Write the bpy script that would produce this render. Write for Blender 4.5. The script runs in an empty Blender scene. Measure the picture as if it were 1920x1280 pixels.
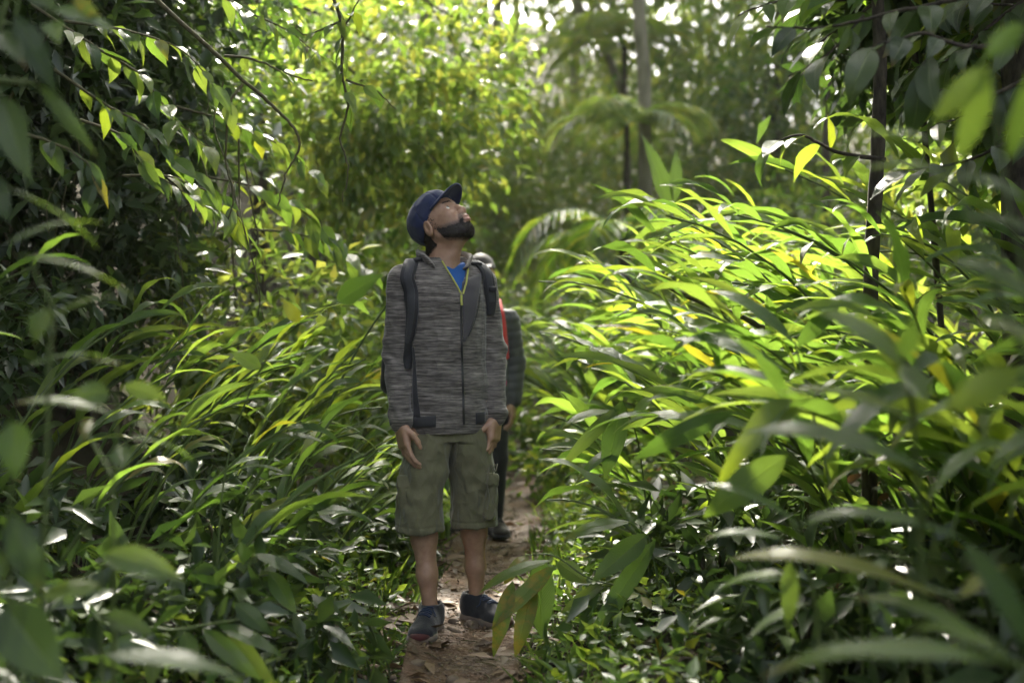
import bpy, bmesh, math, random
import numpy as np
from mathutils import Vector, Matrix, Euler
from mathutils.bvhtree import BVHTree
R = math.radians
random.seed(11)
NR = np.random.default_rng(7)
sc = bpy.context.scene
col = sc.collection

# ------------------------------------------------------------------ camera, sky, sun, exposure
FPX, CAMZ = 2133.0, 1.10            # focal length in pixels of the 1920 px wide picture
cd = bpy.data.cameras.new('camera'); cam = bpy.data.objects.new('camera', cd); col.objects.link(cam)
cam.location = (0, 0, CAMZ); cam.rotation_euler = (R(90), 0, 0)
cd.sensor_width = 36; cd.lens = 36 * FPX / 1920; cd.clip_end = 1000; cd.clip_start = 0.05
cd.dof.use_dof = True; cd.dof.focus_distance = 4.38; cd.dof.aperture_fstop = 1.4
sc.camera = cam
SUN_EL, SUN_AZ = 47.0, -3.0         # degrees; azimuth from straight ahead (+Y) towards +X
w = bpy.data.worlds.new('World'); sc.world = w; w.use_nodes = True
wn = w.node_tree; bg = wn.nodes['Background']
sky = wn.nodes.new('ShaderNodeTexSky'); sky.sky_type = 'NISHITA'; sky.sun_disc = False
sky.sun_elevation = R(SUN_EL); sky.sun_rotation = R(SUN_AZ); sky.dust_density = 7.0; sky.air_density = 0.8; sky.ozone_density = 0.3
hs = wn.nodes.new('ShaderNodeHueSaturation'); hs.inputs['Saturation'].default_value = 0.45     # thin high cloud: a whiter sky
wn.links.new(sky.outputs[0], hs.inputs['Color']); wn.links.new(hs.outputs[0], bg.inputs[0]); bg.inputs[1].default_value = 0.15
sd = bpy.data.lights.new('sun', 'SUN'); sun = bpy.data.objects.new('sun', sd); col.objects.link(sun)
sd.energy = 4.6; sd.angle = R(3.0); sd.color = (1.0, 0.93, 0.80)
sv = Vector((math.sin(R(SUN_AZ)) * math.cos(R(SUN_EL)), math.cos(R(SUN_AZ)) * math.cos(R(SUN_EL)), math.sin(R(SUN_EL))))
sun.rotation_euler = sv.to_track_quat('Z', 'Y').to_euler(); sun.location = (3, 10, 14)
sc.view_settings.view_transform = 'Standard'; sc.view_settings.look = 'None'
sc.view_settings.gamma = 1.0; sc.view_settings.use_curve_mapping = False
sc.view_settings.exposure = 2.6
sc.render.engine = 'CYCLES'
cy = sc.cycles
cy.use_denoising = True
cy.max_bounces = 8; cy.diffuse_bounces = 4; cy.glossy_bounces = 3; cy.transmission_bounces = 5; cy.volume_bounces = 1; cy.transparent_max_bounces = 4
cy.sample_clamp_indirect = 6.0
cy.caustics_reflective = False; cy.caustics_refractive = False

def P(px, py, Y):                   # picture pixel (1920 x 1280) at depth Y -> point
    return Vector(((px - 960) / FPX * Y, Y, CAMZ + (640 - py) / FPX * Y))

# ------------------------------------------------------------------ helpers
def tag(o, label=None, cat=None, group=None, kind=None):
    if label: o['label'] = label
    if cat: o['category'] = cat
    if group: o['group'] = group
    if kind: o['kind'] = kind
    return o
def empty(name, loc=(0, 0, 0), label=None, cat=None, group=None):
    o = bpy.data.objects.new(name, None); o.empty_display_size = 0.1; col.objects.link(o); o.location = loc
    return tag(o, label, cat, group)
def mesh_np(name, V, F, uv=None, smooth=True):
    """V (n,3); F list of arrays (m,3)/(m,4) or python list of tuples"""
    me = bpy.data.meshes.new(name)
    V = np.asarray(V, np.float32)
    if isinstance(F, np.ndarray): F = [F]
    if len(F) and not isinstance(F[0], np.ndarray):
        me.from_pydata(V.tolist(), [], [tuple(int(i) for i in f) for f in F])
    else:
        F = [f for f in F if len(f)]
        nl = sum(f.size for f in F); nf = sum(len(f) for f in F)
        me.vertices.add(len(V)); me.vertices.foreach_set('co', V.ravel())
        me.loops.add(nl); me.loops.foreach_set('vertex_index', np.concatenate([f.ravel() for f in F]).astype(np.int32))
        me.polygons.add(nf)
        st, k = [], 0
        for f in F:
            st.append(k + np.arange(len(f)) * f.shape[1]); k += f.size
        me.polygons.foreach_set('loop_start', np.concatenate(st).astype(np.int32))
        me.update(calc_edges=True)
    if uv is not None:
        l = me.uv_layers.new(name='UVMap')
        li = np.empty(len(me.loops), np.int32); me.loops.foreach_get('vertex_index', li)
        l.data.foreach_set('uv', np.asarray(uv, np.float32)[li].ravel())
    me.polygons.foreach_set('use_smooth', np.full(len(me.polygons), smooth))
    me.validate(); me.update()
    return me
def link(name, me, mat=None, parent=None, loc=None, kind=None):
    o = bpy.data.objects.new(name, me); col.objects.link(o)
    if mat is not None and not me.materials: me.materials.append(mat)
    if parent: o.parent = parent
    if loc is not None: o.location = loc
    if kind: o['kind'] = kind
    return o
def tube_arrays(pts, rad, n=6, cap=True):
    pts = np.asarray(pts, float); m = len(pts)
    rad = np.broadcast_to(np.asarray(rad, float), (m,))
    T = np.gradient(pts, axis=0); T /= np.linalg.norm(T, axis=1)[:, None] + 1e-9
    u = np.cross(T[0], [0.13, 0.31, 0.94]);
    if np.linalg.norm(u) < 1e-3: u = np.cross(T[0], [1, 0, 0])
    V = []
    a = np.arange(n) * 2 * math.pi / n
    for i in range(m):
        u = u - T[i] * np.dot(u, T[i]); u /= np.linalg.norm(u) + 1e-9
        v = np.cross(T[i], u)
        V.append(pts[i] + rad[i] * (np.cos(a)[:, None] * u + np.sin(a)[:, None] * v))
    V = np.concatenate(V)
    i, j = np.meshgrid(np.arange(m - 1), np.arange(n), indexing='ij')
    j2 = (j + 1) % n
    F = np.stack([i * n + j, i * n + j2, (i + 1) * n + j2, (i + 1) * n + j], -1).reshape(-1, 4)
    return V, F
def tubes(name, specs, mat, parent=None, n=6):
    Vs, Fs, k = [], [], 0
    for pts, rad in specs:
        V, F = tube_arrays(pts, rad, n); Vs.append(V); Fs.append(F + k); k += len(V)
    return link(name, mesh_np(name, np.concatenate(Vs), np.concatenate(Fs)), mat, parent)
def spline(pts, n):
    """Catmull-Rom through pts, n samples"""
    p = np.asarray([tuple(q) for q in pts], float)
    if len(p) == 2: return p[0] + (p[1] - p[0]) * np.linspace(0, 1, n)[:, None]
    q = np.vstack([2 * p[0] - p[1], p, 2 * p[-1] - p[-2]])
    t = np.linspace(0, len(p) - 1 - 1e-6, n); i = t.astype(int); f = (t - i)[:, None]
    a, b, c, d = q[i], q[i + 1], q[i + 2], q[i + 3]
    return 0.5 * (2 * b + (c - a) * f + (2 * a - 5 * b + 4 * c - d) * f ** 2 + (3 * b - a - 3 * c + d) * f ** 3)
_lat = np.random.default_rng(3).random((32, 32, 32)).astype(np.float32)
def vnoise(x, y, z):
    x, y, z = np.broadcast_arrays(x, y, z)
    xi, yi, zi = np.floor(x).astype(int), np.floor(y).astype(int), np.floor(z).astype(int)
    fx, fy, fz = x - xi, y - yi, z - zi
    fx, fy, fz = [f * f * (3 - 2 * f) for f in (fx, fy, fz)]
    g = lambda a, b, c: _lat[(xi + a) % 32, (yi + b) % 32, (zi + c) % 32]
    def lx(b, c): return g(0, b, c) * (1 - fx) + g(1, b, c) * fx
    return ((lx(0, 0) * (1 - fy) + lx(1, 0) * fy) * (1 - fz) + (lx(0, 1) * (1 - fy) + lx(1, 1) * fy) * fz) * 2 - 1
def sstep(a, b, x):
    t = np.clip((np.asarray(x, float) - a) / (b - a), 0, 1); return t * t * (3 - 2 * t)

# ------------------------------------------------------------------ materials
class NT:
    def __init__(s, name):
        s.m = bpy.data.materials.new(name); s.m.use_nodes = True; s.t = s.m.node_tree; s.n = s.t.nodes; s.n.clear()
        s.out = s.n.new('ShaderNodeOutputMaterial')
    def new(s, typ, **kw):
        n = s.n.new('ShaderNode' + typ)
        for k, v in kw.items(): setattr(n, k, v)
        return n
    def l(s, a, b): s.t.links.new(a, b)
    def math(s, op, a, b=None, clamp=False):
        n = s.new('Math', operation=op, use_clamp=clamp)
        for i, v in enumerate((a, b)):
            if v is None: continue
            if isinstance(v, (int, float)): n.inputs[i].default_value = v
            else: s.l(v, n.inputs[i])
        return n.outputs[0]
    def ramp(s, fac, stops, interp='LINEAR'):
        n = s.new('ValToRGB'); cr = n.color_ramp; cr.interpolation = interp
        while len(cr.elements) < len(stops): cr.elements.new(0.5)
        for e, (p, c) in zip(cr.elements, stops): e.position = p; e.color = (*c, 1) if len(c) == 3 else c
        if fac is not None: s.l(fac, n.inputs[0])
        return n.outputs[0]
    def noise(s, vec, scale, detail=3, rough=0.55, mapping=None):
        n = s.new('TexNoise'); n.inputs['Scale'].default_value = scale; n.inputs['Detail'].default_value = detail; n.inputs['Roughness'].default_value = rough
        if vec is not None:
            if mapping:
                mp = s.new('Mapping'); mp.inputs['Scale'].default_value = mapping; s.l(vec, mp.inputs[0]); vec = mp.outputs[0]
            s.l(vec, n.inputs['Vector'])
        return n.outputs[0]
    def mix(s, fac, a, b, blend='MIX'):
        n = s.new('MixRGB', blend_type=blend)
        for i, v in enumerate((fac, a, b)):
            if isinstance(v, (int, float)): n.inputs[i].default_value = v
            elif isinstance(v, tuple): n.inputs[i].default_value = (*v, 1)
            else: s.l(v, n.inputs[i])
        return n.outputs[0]
    def bump(s, h, strength, dist=0.01):
        n = s.new('Bump'); n.inputs['Strength'].default_value = strength; n.inputs['Distance'].default_value = dist; s.l(h, n.inputs['Height']); return n.outputs[0]
    def bsdf(s, color=None, rough=0.6, spec=0.5, normal=None, **kw):
        n = s.new('BsdfPrincipled')
        if isinstance(color, tuple): n.inputs['Base Color'].default_value = (*color, 1)
        elif color is not None: s.l(color, n.inputs['Base Color'])
        if isinstance(rough, (int, float)): n.inputs['Roughness'].default_value = rough
        else: s.l(rough, n.inputs['Roughness'])
        n.inputs['Specular IOR Level'].default_value = spec
        if normal is not None: s.l(normal, n.inputs['Normal'])
        for k, v in kw.items(): n.inputs[k].default_value = v
        return n.outputs[0]
    def done(s, sh): s.l(sh, s.out.inputs[0]); return s.m

def leaf_material(name, stops, tstops, trans=0.42, rough=0.4, vein=True, spec=0.5, blot=0.5, patches=None):
    """glossy two-sided leaf: reflected colour stops, transmitted colour stops"""
    t = NT(name)
    g = t.new('NewGeometry'); oi = t.new('ObjectInfo')
    r = t.math('FRACT', t.math('ADD', g.outputs['Random Per Island'], oi.outputs['Random']))
    base = t.ramp(r, stops); tc = t.ramp(r, tstops)
    nz = t.noise(t.new('TexCoord').outputs['Object'], 22, 2)
    spot = t.ramp(nz, [(0.60, (0, 0, 0)), (0.74, (1, 1, 1))])
    if patches:                                  # leaf dying back in patches
        pn = t.ramp(t.noise(t.new('TexCoord').outputs['Object'], 4.5, 4, 0.7), [(0.46, (0, 0, 0)), (0.58, (1, 1, 1))])
        base = t.mix(pn, base, patches[0]); tc = t.mix(pn, tc, patches[1])
    nrm = None
    if vein:
        uv = t.new('UVMap').outputs[0]; sp = t.new('SeparateXYZ'); t.l(uv, sp.inputs[0])
        ax = t.math('ABSOLUTE', t.math('SUBTRACT', sp.outputs[0], 0.5))
        ph = t.math('SUBTRACT', t.math('MULTIPLY', sp.outputs[1], 26.0), t.math('MULTIPLY', ax, 15.0))
        wv = t.math('SINE', t.math('MULTIPLY', ph, 6.2832))
        mid = t.math('SUBTRACT', 1.0, t.math('DIVIDE', ax, 0.035), clamp=True)
        h = t.math('ADD', t.math('MULTIPLY', wv, 0.35), t.math('MULTIPLY', mid, -1.5))
        nrm = t.bump(h, 0.6, 0.0022)
        base = t.mix(t.math('MULTIPLY', mid, 0.55), base, (0.16, 0.22, 0.06))
        # browning towards some tips and edges
        tip = t.math('MULTIPLY', t.math('SUBTRACT', sp.outputs[1], 0.78), 5.0, clamp=True)
        old = t.math('GREATER_THAN', t.math('FRACT', t.math('MULTIPLY', r, 7.31)), 0.72)
        base = t.mix(t.math('MULTIPLY', t.math('MULTIPLY', tip, old), 0.8), base, (0.16, 0.10, 0.035))
    base = t.mix(t.math('MULTIPLY', spot, blot * 0.6), base, (0.10, 0.11, 0.03))
    rg = t.math('ADD', t.math('MULTIPLY', nz, 0.25), rough - 0.12)
    a = t.bsdf(base, rg, spec, nrm)
    b = t.new('BsdfTranslucent'); t.l(tc, b.inputs[0])
    if nrm is not None: t.l(nrm, b.inputs[1])
    m = t.new('MixShader'); m.inputs[0].default_value = trans
    t.l(a, m.inputs[1]); t.l(b.outputs[0], m.inputs[2])
    return t.done(m.outputs[0])

G_ST = [(0.0, (0.024, 0.056, 0.011)), (0.35, (0.038, 0.084, 0.015)), (0.7, (0.057, 0.110, 0.019)), (0.96, (0.090, 0.138, 0.022)), (0.985, (0.15, 0.15, 0.028)), (1.0, (0.17, 0.13, 0.03))]
G_TR = [(0.0, (0.15, 0.29, 0.030)), (0.4, (0.25, 0.41, 0.045)), (0.8, (0.37, 0.50, 0.055)), (0.965, (0.44, 0.58, 0.03)), (1.0, (0.55, 0.48, 0.03))]
M = {}
M['ginger'] = leaf_material('ginger_leaf', G_ST, G_TR, 0.46, 0.34)
M['broad'] = leaf_material('broad_leaf', G_ST, G_TR, 0.38, 0.38)
M['dark'] = leaf_material('dark_and_shade_leaf', [(0, (0.020, 0.038, 0.014)), (0.6, (0.034, 0.062, 0.020)), (1, (0.06, 0.085, 0.03))], [(0, (0.05, 0.11, 0.015)), (1, (0.13, 0.22, 0.03))], 0.25, 0.34)  # naturally dark leaves; low albedo also paints shade into bank and understory
M['yellowing'] = leaf_material('yellowing_leaf', [(0, (0.05, 0.10, 0.015)), (0.6, (0.08, 0.13, 0.02)), (1, (0.12, 0.14, 0.02))], [(0, (0.22, 0.36, 0.04)), (1, (0.36, 0.44, 0.05))], 0.40, 0.4, blot=1.0, patches=((0.20, 0.16, 0.025), (0.46, 0.38, 0.04)))
M['dead'] = leaf_material('withered_leaf', [(0, (0.07, 0.042, 0.022)), (1, (0.17, 0.11, 0.06))], [(0, (0.12, 0.06, 0.02)), (1, (0.25, 0.14, 0.05))], 0.25, 0.6, blot=1.0)
M['far'] = leaf_material('far_leaf', [(0, (0.028, 0.054, 0.016)), (0.5, (0.050, 0.088, 0.024)), (0.9, (0.09, 0.125, 0.035)), (1, (0.15, 0.13, 0.04))], [(0, (0.12, 0.26, 0.02)), (0.5, (0.25, 0.42, 0.03)), (1, (0.48, 0.55, 0.05))], 0.42, 0.40, vein=False)
M['bright'] = leaf_material('sun_brightened_leaf', [(0, (0.040, 0.085, 0.016)), (0.6, (0.070, 0.120, 0.022)), (0.95, (0.11, 0.15, 0.03)), (1, (0.2, 0.18, 0.03))], [(0, (0.20, 0.33, 0.04)), (0.6, (0.33, 0.45, 0.06)), (1, (0.5, 0.5, 0.07))], 0.40, 0.44, vein=False)  # leaf colour lightened to paint in sunlight and far glow
def simple(name, c1, c2, scale=30, rough=0.8, bump=0.4, bd=0.004, mapping=None, spec=0.3, detail=5):
    t = NT(name); tc = t.new('TexCoord').outputs['Object']
    n = t.noise(tc, scale, detail, 0.6, mapping)
    c = t.ramp(n, [(0.3, c1), (0.7, c2)])
    return t.done(t.bsdf(c, rough, spec, t.bump(n, bump, bd)))
M['stem'] = simple('green_stem', (0.05, 0.085, 0.018), (0.085, 0.115, 0.03), 20, 0.5, 0.2, 0.002)
M['bark'] = simple('dark_bark', (0.012, 0.010, 0.008), (0.085, 0.070, 0.050), 34, 0.9, 1.0, 0.015, (1, 1, 0.35), detail=8)
M['palebark'] = simple('pale_bark', (0.10, 0.095, 0.06), (0.23, 0.21, 0.15), 9, 0.9, 0.7, 0.02, (1, 1, 0.35))
M['twig'] = simple('mossy_twig', (0.04, 0.035, 0.02), (0.10, 0.095, 0.04), 60, 0.9, 0.8, 0.004)
# ------------------------------------------------------------------ ground and path
def trail_x(y): return -0.19 + 0.045 * np.maximum(0, np.asarray(y, float) - 4.4) + 0.0035 * np.maximum(0, np.asarray(y, float) - 9) ** 2
def ground_z(x, y):
    x = np.asarray(x, float); y = np.asarray(y, float)
    d = x - trail_x(y)
    z = 0.07 * sstep(0.25, 0.6, np.abs(d)) - 0.05 * (1 - sstep(0.18, 0.42, np.abs(d)))
    z += 0.22 * np.maximum(0, -d - 0.6) + 1.7 * sstep(1.7, 3.4, -d) + 0.55 * np.maximum(0, -d - 3)
    z += 0.10 * np.maximum(0, d - 0.5) + 0.12 * np.maximum(0, d - 4)
    z += 0.26 * np.maximum(0, y - 14)
    z += 0.05 * vnoise(x * 1.3, y * 1.3, 0.5) * sstep(0.3, 0.9, np.abs(d)) + 0.018 * vnoise(x * 6, y * 6, 2.5)
    return z
def gz(x, y): return float(ground_z(np.array([x]), np.array([y]))[0])

t = NT('forest_floor'); tc = t.new('TexCoord').outputs['Object']
n1 = t.noise(tc, 3.0, 5); n2 = t.noise(tc, 40, 4, 0.7)
c = t.mix(t.ramp(n1, [(0.35, (0, 0, 0)), (0.65, (1, 1, 1))]), (0.022, 0.016, 0.011), (0.045, 0.032, 0.019))
c = t.mix(t.ramp(n2, [(0.45, (0, 0, 0)), (0.7, (1, 1, 1))]), c, (0.022, 0.030, 0.010))
M['floor'] = t.done(t.bsdf(c, 0.95, 0.2, t.bump(n2, 0.8, 0.03)))
t = NT('trodden_earth'); tc = t.new('TexCoord').outputs['Object']
n1 = t.noise(tc, 5.0, 5, 0.65); n2 = t.noise(tc, 70, 5, 0.7); n3 = t.noise(tc, 22, 3)
vo = t.new('TexVoronoi'); vo.inputs['Scale'].default_value = 55; t.l(tc, vo.inputs['Vector'])
c = t.mix(t.ramp(n1, [(0.35, (0, 0, 0)), (0.68, (1, 1, 1))]), (0.055, 0.031, 0.017), (0.118, 0.068, 0.038))
c = t.mix(t.math('MULTIPLY', t.ramp(n2, [(0.4, (0, 0, 0)), (0.7, (1, 1, 1))]), 0.55), c, (0.185, 0.120, 0.072))
c = t.mix(t.math('MULTIPLY', t.ramp(n3, [(0.5, (0, 0, 0)), (0.75, (1, 1, 1))]), 0.6), c, (0.045, 0.028, 0.018))
hh = t.math('ADD', t.math('MULTIPLY', n2, 0.7), t.math('MULTIPLY', vo.outputs[0], -0.6))
M['earth'] = t.done(t.bsdf(c, t.ramp(n1, [(0.4, (0.55,) * 3), (0.6, (0.95,) * 3)]), 0.4, t.bump(hh, 0.9, 0.02)))

xs = np.concatenate([-np.geomspace(160, 5.2, 22), np.linspace(-5, 5, 150), np.geomspace(5.2, 160, 22)])
ys = np.concatenate([[-30, -15, -8, -4, -2], np.linspace(-1, 14, 180), np.geomspace(14.3, 320, 34)])
GX, GY = np.meshgrid(xs, ys)
GZ = ground_z(GX, GY)
far = sstep(25, 60, np.hypot(GX, GY)); GZ = GZ * (1 - far) + far * np.minimum(GZ, 16)
ny, nx = GX.shape
i, j = np.meshgrid(np.arange(ny - 1), np.arange(nx - 1), indexing='ij')
F = np.stack([i * nx + j, i * nx + j + 1, (i + 1) * nx + j + 1, (i + 1) * nx + j], -1).reshape(-1, 4)
ground = link('ground', mesh_np('ground', np.stack([GX, GY, GZ], -1).reshape(-1, 3), F), M['floor']); tag(ground, 'dark brown forest floor of soil and rotting litter', 'ground', kind='structure')
# the trodden path: a strip with sunken, ragged edges
yy = np.concatenate([np.linspace(0.5, 8, 230), np.linspace(8.08, 22, 120)])
uu = np.linspace(-1, 1, 31)
YY, UU = np.meshgrid(yy, uu, indexing='ij')
hw = 0.27 + 0.09 * vnoise(YY * 1.7, UU * 0 + np.sign(UU) * 3, 0.3)
PX = trail_x(YY) + UU * hw
PZ = 0.012 + 0.03 * vnoise(PX * 3, YY * 3, 5.1) * 0.6 + 0.010 * vnoise(PX * 11, YY * 11, 1.1) + 0.004 * vnoise(PX * 40, YY * 40, 1.7)
PZ = PZ - 0.02 + 0.03 * np.abs(UU) ** 2 - 0.22 * sstep(0.8, 1.0, np.abs(UU)) + 0.26 * np.maximum(0, YY - 14)
def path_z(x, y):
    return np.maximum(ground_z(x, y), -0.008 + 0.018 * vnoise(np.asarray(x) * 3, np.asarray(y) * 3, 5.1))
ny, nx = YY.shape
i, j = np.meshgrid(np.arange(ny - 1), np.arange(nx - 1), indexing='ij')
F = np.stack([i * nx + j, i * nx + j + 1, (i + 1) * nx + j + 1, (i + 1) * nx + j], -1).reshape(-1, 4)
path = link('path', mesh_np('path', np.stack([PX, YY, PZ], -1).reshape(-1, 3), F), M['earth']); tag(path, 'narrow reddish brown dirt footpath with loose stones', 'path', kind='structure')
M['stone'] = simple('path_stone', (0.07, 0.05, 0.036), (0.20, 0.155, 0.115), 25, 0.8, 0.5, 0.006)
# stones bedded in the path: the larger ones singly, the grit as one mass
bm = bmesh.new(); bmesh.ops.create_icosphere(bm, subdivisions=2, radius=1.0)
ico_V = np.array([v.co[:] for v in bm.verts]); ico_F = np.array([[v.index for v in f.verts] for f in bm.faces]); bm.free()
rock_meshes = []
for k in range(5):
    V = ico_V * (1 + 0.35 * vnoise(ico_V[:, 0] * 1.3 + k * 3.3, ico_V[:, 1] * 1.3, ico_V[:, 2] * 1.3)[:, None] + 0.06 * NR.standard_normal((len(ico_V), 1))) * np.array([1, NR.uniform(0.6, 0.95), NR.uniform(0.35, 0.6)])
    m_ = mesh_np('stone', V, ico_F, smooth=True); m_.materials.append(M['stone']); rock_meshes.append(m_)
for k in range(120):
    y = NR.uniform(3.3, 9.5); x = float(trail_x(y)) + NR.normal(0, 0.2); s = NR.uniform(0.008, 0.034)
    o = link('stone', rock_meshes[k % 5], parent=path, loc=(x, y, float(path_z(x, y)) + s * 0.1)); o.scale = (s, s, s); o.rotation_euler = (NR.normal(0, .2), NR.normal(0, .2), NR.uniform(0, 6.28))
bm = bmesh.new(); bmesh.ops.create_icosphere(bm, subdivisions=1, radius=1.0); ico_V = np.array([v.co[:] for v in bm.verts]); ico_F = np.array([[v.index for v in f.verts] for f in bm.faces]); bm.free()
N = 5200
y = NR.uniform(3.0, 11, N); x = trail_x(y) + NR.normal(0, 0.22, N); s = NR.uniform(0.002, 0.008, N) * (1 + .7 * (y > 6))
z = path_z(x, y) + 0.001
V = (ico_V[None] * NR.uniform(0.6, 1.2, (N, len(ico_V), 1)) * np.stack([s, s, s * 0.7], -1)[:, None] + np.stack([x, y, z], -1)[:, None]).reshape(-1, 3)
F = (ico_F[None] + (np.arange(N) * len(ico_V))[:, None, None]).reshape(-1, 3)
link('grit', mesh_np('grit', V, F, smooth=True), M['stone'], path, kind='stuff')

# ------------------------------------------------------------------ leaves
def leaf_template(name, mat, L=1.0, W=0.2, droop=60, lift=0, fold=0.25, wave=0.0, twist=0, peak=0.42, nv=12, tipk=1.0, side=0.0, serr=0.0):
    """single leaf: base at 0, grows along +Y, normal +Z; returns mesh; nu = 2 quads across"""
    v = np.linspace(0, 1, nv + 1)
    wp = np.where(v < peak, np.sin(0.5 * math.pi * np.clip(v / peak, 0, 1)) ** 0.75, np.cos(0.5 * math.pi * np.clip((v - peak) / (1 - peak), 0, 1)) ** tipk)
    wp = np.clip(wp, 0.0, 1) * 0.5 * W; wp[0] = 0.008 * W; wp[-1] = 0.004 * W
    ang = R(lift) - R(droop) * v ** 1.5
    dy = np.cos(ang) / nv; dz = np.sin(ang) / nv
    cy_ = np.concatenate([[0], np.cumsum((dy[1:] + dy[:-1]) / 2)]) * L; cz_ = np.concatenate([[0], np.cumsum((dz[1:] + dz[:-1]) / 2)]) * L
    cx_ = side * L * v ** 2
    V, UV = [], []
    for k in range(nv + 1):
        nyv, nzv = -math.sin(ang[k]), math.cos(ang[k])
        tw = R(twist) * v[k]
        for s in (-1, 0, 1):
            a = s * wp[k] * (1 + serr * (k % 2))
            up = fold * abs(a) + (wave * W * math.sin(v[k] * 17 + s * 1.9 + droop) * abs(s) * math.sin(math.pi * v[k]))
            lx = a * math.cos(tw) - up * math.sin(tw); lz = a * math.sin(tw) + up * math.cos(tw)
            V.append((cx_[k] + lx, cy_[k] + lz * nyv, cz_[k] + lz * nzv)); UV.append((0.5 + 0.5 * s, v[k]))
    F = []
    for k in range(nv):
        for s in range(2):
            a = k * 3 + s; F.append((a, a + 1, a + 4, a + 3))
    me = mesh_np(name, V, np.array(F), UV); me.materials.append(mat)
    chord = Vector(V[-2])
    return dict(me=me, chord=chord, L=chord.length, W=W)
rr = random.Random(5)
T_G = [leaf_template('leaf', M['ginger'], 1, 0.15 + 0.05 * rr.random(), d, rr.uniform(8, 25), rr.uniform(0.12, 0.4), rr.uniform(0.03, 0.09), rr.uniform(-35, 35), 0.38, tipk=0.85, side=rr.uniform(-.12, .12)) for d in (35, 50, 65, 80, 95, 110, 55, 75)]
T_GY = [leaf_template('leaf', M['yellowing'], 1, 0.17, d, 10, 0.2, 0.08, rr.uniform(-30, 30), 0.4, tipk=0.85) for d in (40, 70, 95)]
T_B = [leaf_template('leaf', M['broad'], 1, 0.36 + 0.1 * rr.random(), d, 8, 0.25, 0.03, rr.uniform(-20, 20), 0.36, nv=10, tipk=1.35, side=rr.uniform(-.1, .1), serr=0.04) for d in (20, 35, 50, 65, 30, 45)]
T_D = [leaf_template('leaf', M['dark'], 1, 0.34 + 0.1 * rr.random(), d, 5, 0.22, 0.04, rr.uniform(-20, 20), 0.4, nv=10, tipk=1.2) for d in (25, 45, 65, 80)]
T_DEAD = [leaf_template('withered_leaf', M['dead'], 1, 0.13, d, 0, 0.5, 0.16, tw, 0.4, tipk=0.85) for d, tw in ((120, 60), (95, -70), (140, 30))]
T_FL = leaf_template('leaf', M['ginger'], 1, 0.2, 38, 6, 0.15, 0.03, 12, 0.42, tipk=0.85)
T_FS = leaf_template('leaf', M['ginger'], 1, 0.2, 12, 2, 0.2, 0.02, -8, 0.42, tipk=0.85)

def put_leaf(parent, pos, d, up, tpl, L, wid=None, name='leaf', origin=None):
    """leaf whose base tangent is d"""
    d = Vector(d).normalized(); up = Vector(up)
    x = d.cross(up)
    if x.length < 1e-4: x = d.cross(Vector((0.3, 0.8, 0.5)))
    x.normalize(); z = x.cross(d)
    m = Matrix((x, d, z)).transposed().to_4x4()
    s = L; sx = L if wid is None else wid / tpl['W']
    m = m @ Matrix.Diagonal((sx, s, s, 1)); m.translation = Vector(pos) - (origin if origin is not None else parent.location)
    o = bpy.data.objects.new(name, tpl['me']); col.objects.link(o); o.parent = parent; o.matrix_local = m
    return o
def span_leaf(parent, a, b, tpl, wid, up=(0, 0, 1), name='leaf'):
    """leaf whose base sits at a and whose tip reaches b"""
    a, b = Vector(a), Vector(b); d = b - a; L = d.length; dn = d / L
    up = Vector(up); x = dn.cross(up)
    if x.length < 1e-3: x = dn.cross(Vector((0.2, 1, 0.1)))
    x.normalize(); z = x.cross(dn)
    c = tpl['chord'].normalized(); cx = Vector((1, 0, 0)); cx = (cx - c * cx.dot(c)).normalized(); cz = cx.cross(c)
    Mt = Matrix((x, dn, z)).transposed(); Ms = Matrix((cx, c, cz))
    s = L / tpl['L']
    m = (Mt @ Ms).to_4x4() @ Matrix.Diagonal((wid / tpl['W'], s, s, 1)); m.translation = a - parent.location
    o = bpy.data.objects.new(name, tpl['me']); col.objects.link(o); o.parent = parent; o.matrix_local = m
    return o

# merged clouds of simple leaves (crowns, far bushes, ground cover)
LV = np.array([(0, 0, 0), (-0.5, 0.42, 0.06), (0.5, 0.42, 0.06), (0, 0.45, -0.03), (0, 1, -0.12)], float)
LF = np.array([(0, 2, 3), (0, 3, 1), (3, 2, 4), (1, 3, 4)])
def leaf_cloud(pos, d, up, size, ratio=0.4):
    d = d / (np.linalg.norm(d, axis=1)[:, None] + 1e-9)
    x = np.cross(d, up); x /= np.linalg.norm(x, axis=1)[:, None] + 1e-9
    z = np.cross(x, d)
    s = size[:, None, None]; r = np.broadcast_to(np.asarray(ratio, float), size.shape)[:, None, None]
    V = pos[:, None] + s * (x[:, None] * LV[None, :, 0:1] * r + d[:, None] * LV[None, :, 1:2] + z[:, None] * LV[None, :, 2:3])
    F = LF[None] + (np.arange(len(pos)) * 5)[:, None, None]
    return V.reshape(-1, 3), F.reshape(-1, 3)
def clumps(center, radii, nclump, per, spread, rng, shell=0.55):
    u = rng.standard_normal((nclump, 3)); u /= np.linalg.norm(u, axis=1)[:, None]
    rad = rng.uniform(shell, 1.0, (nclump, 1)) ** 0.8
    c = np.asarray(center) + u * rad * np.asarray(radii)
    p = np.repeat(c, per, 0) + rng.normal(0, 1, (nclump * per, 3)) * np.array([spread, spread, spread * 0.6])
    out = np.repeat(u, per, 0)
    return c, p, out
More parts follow.
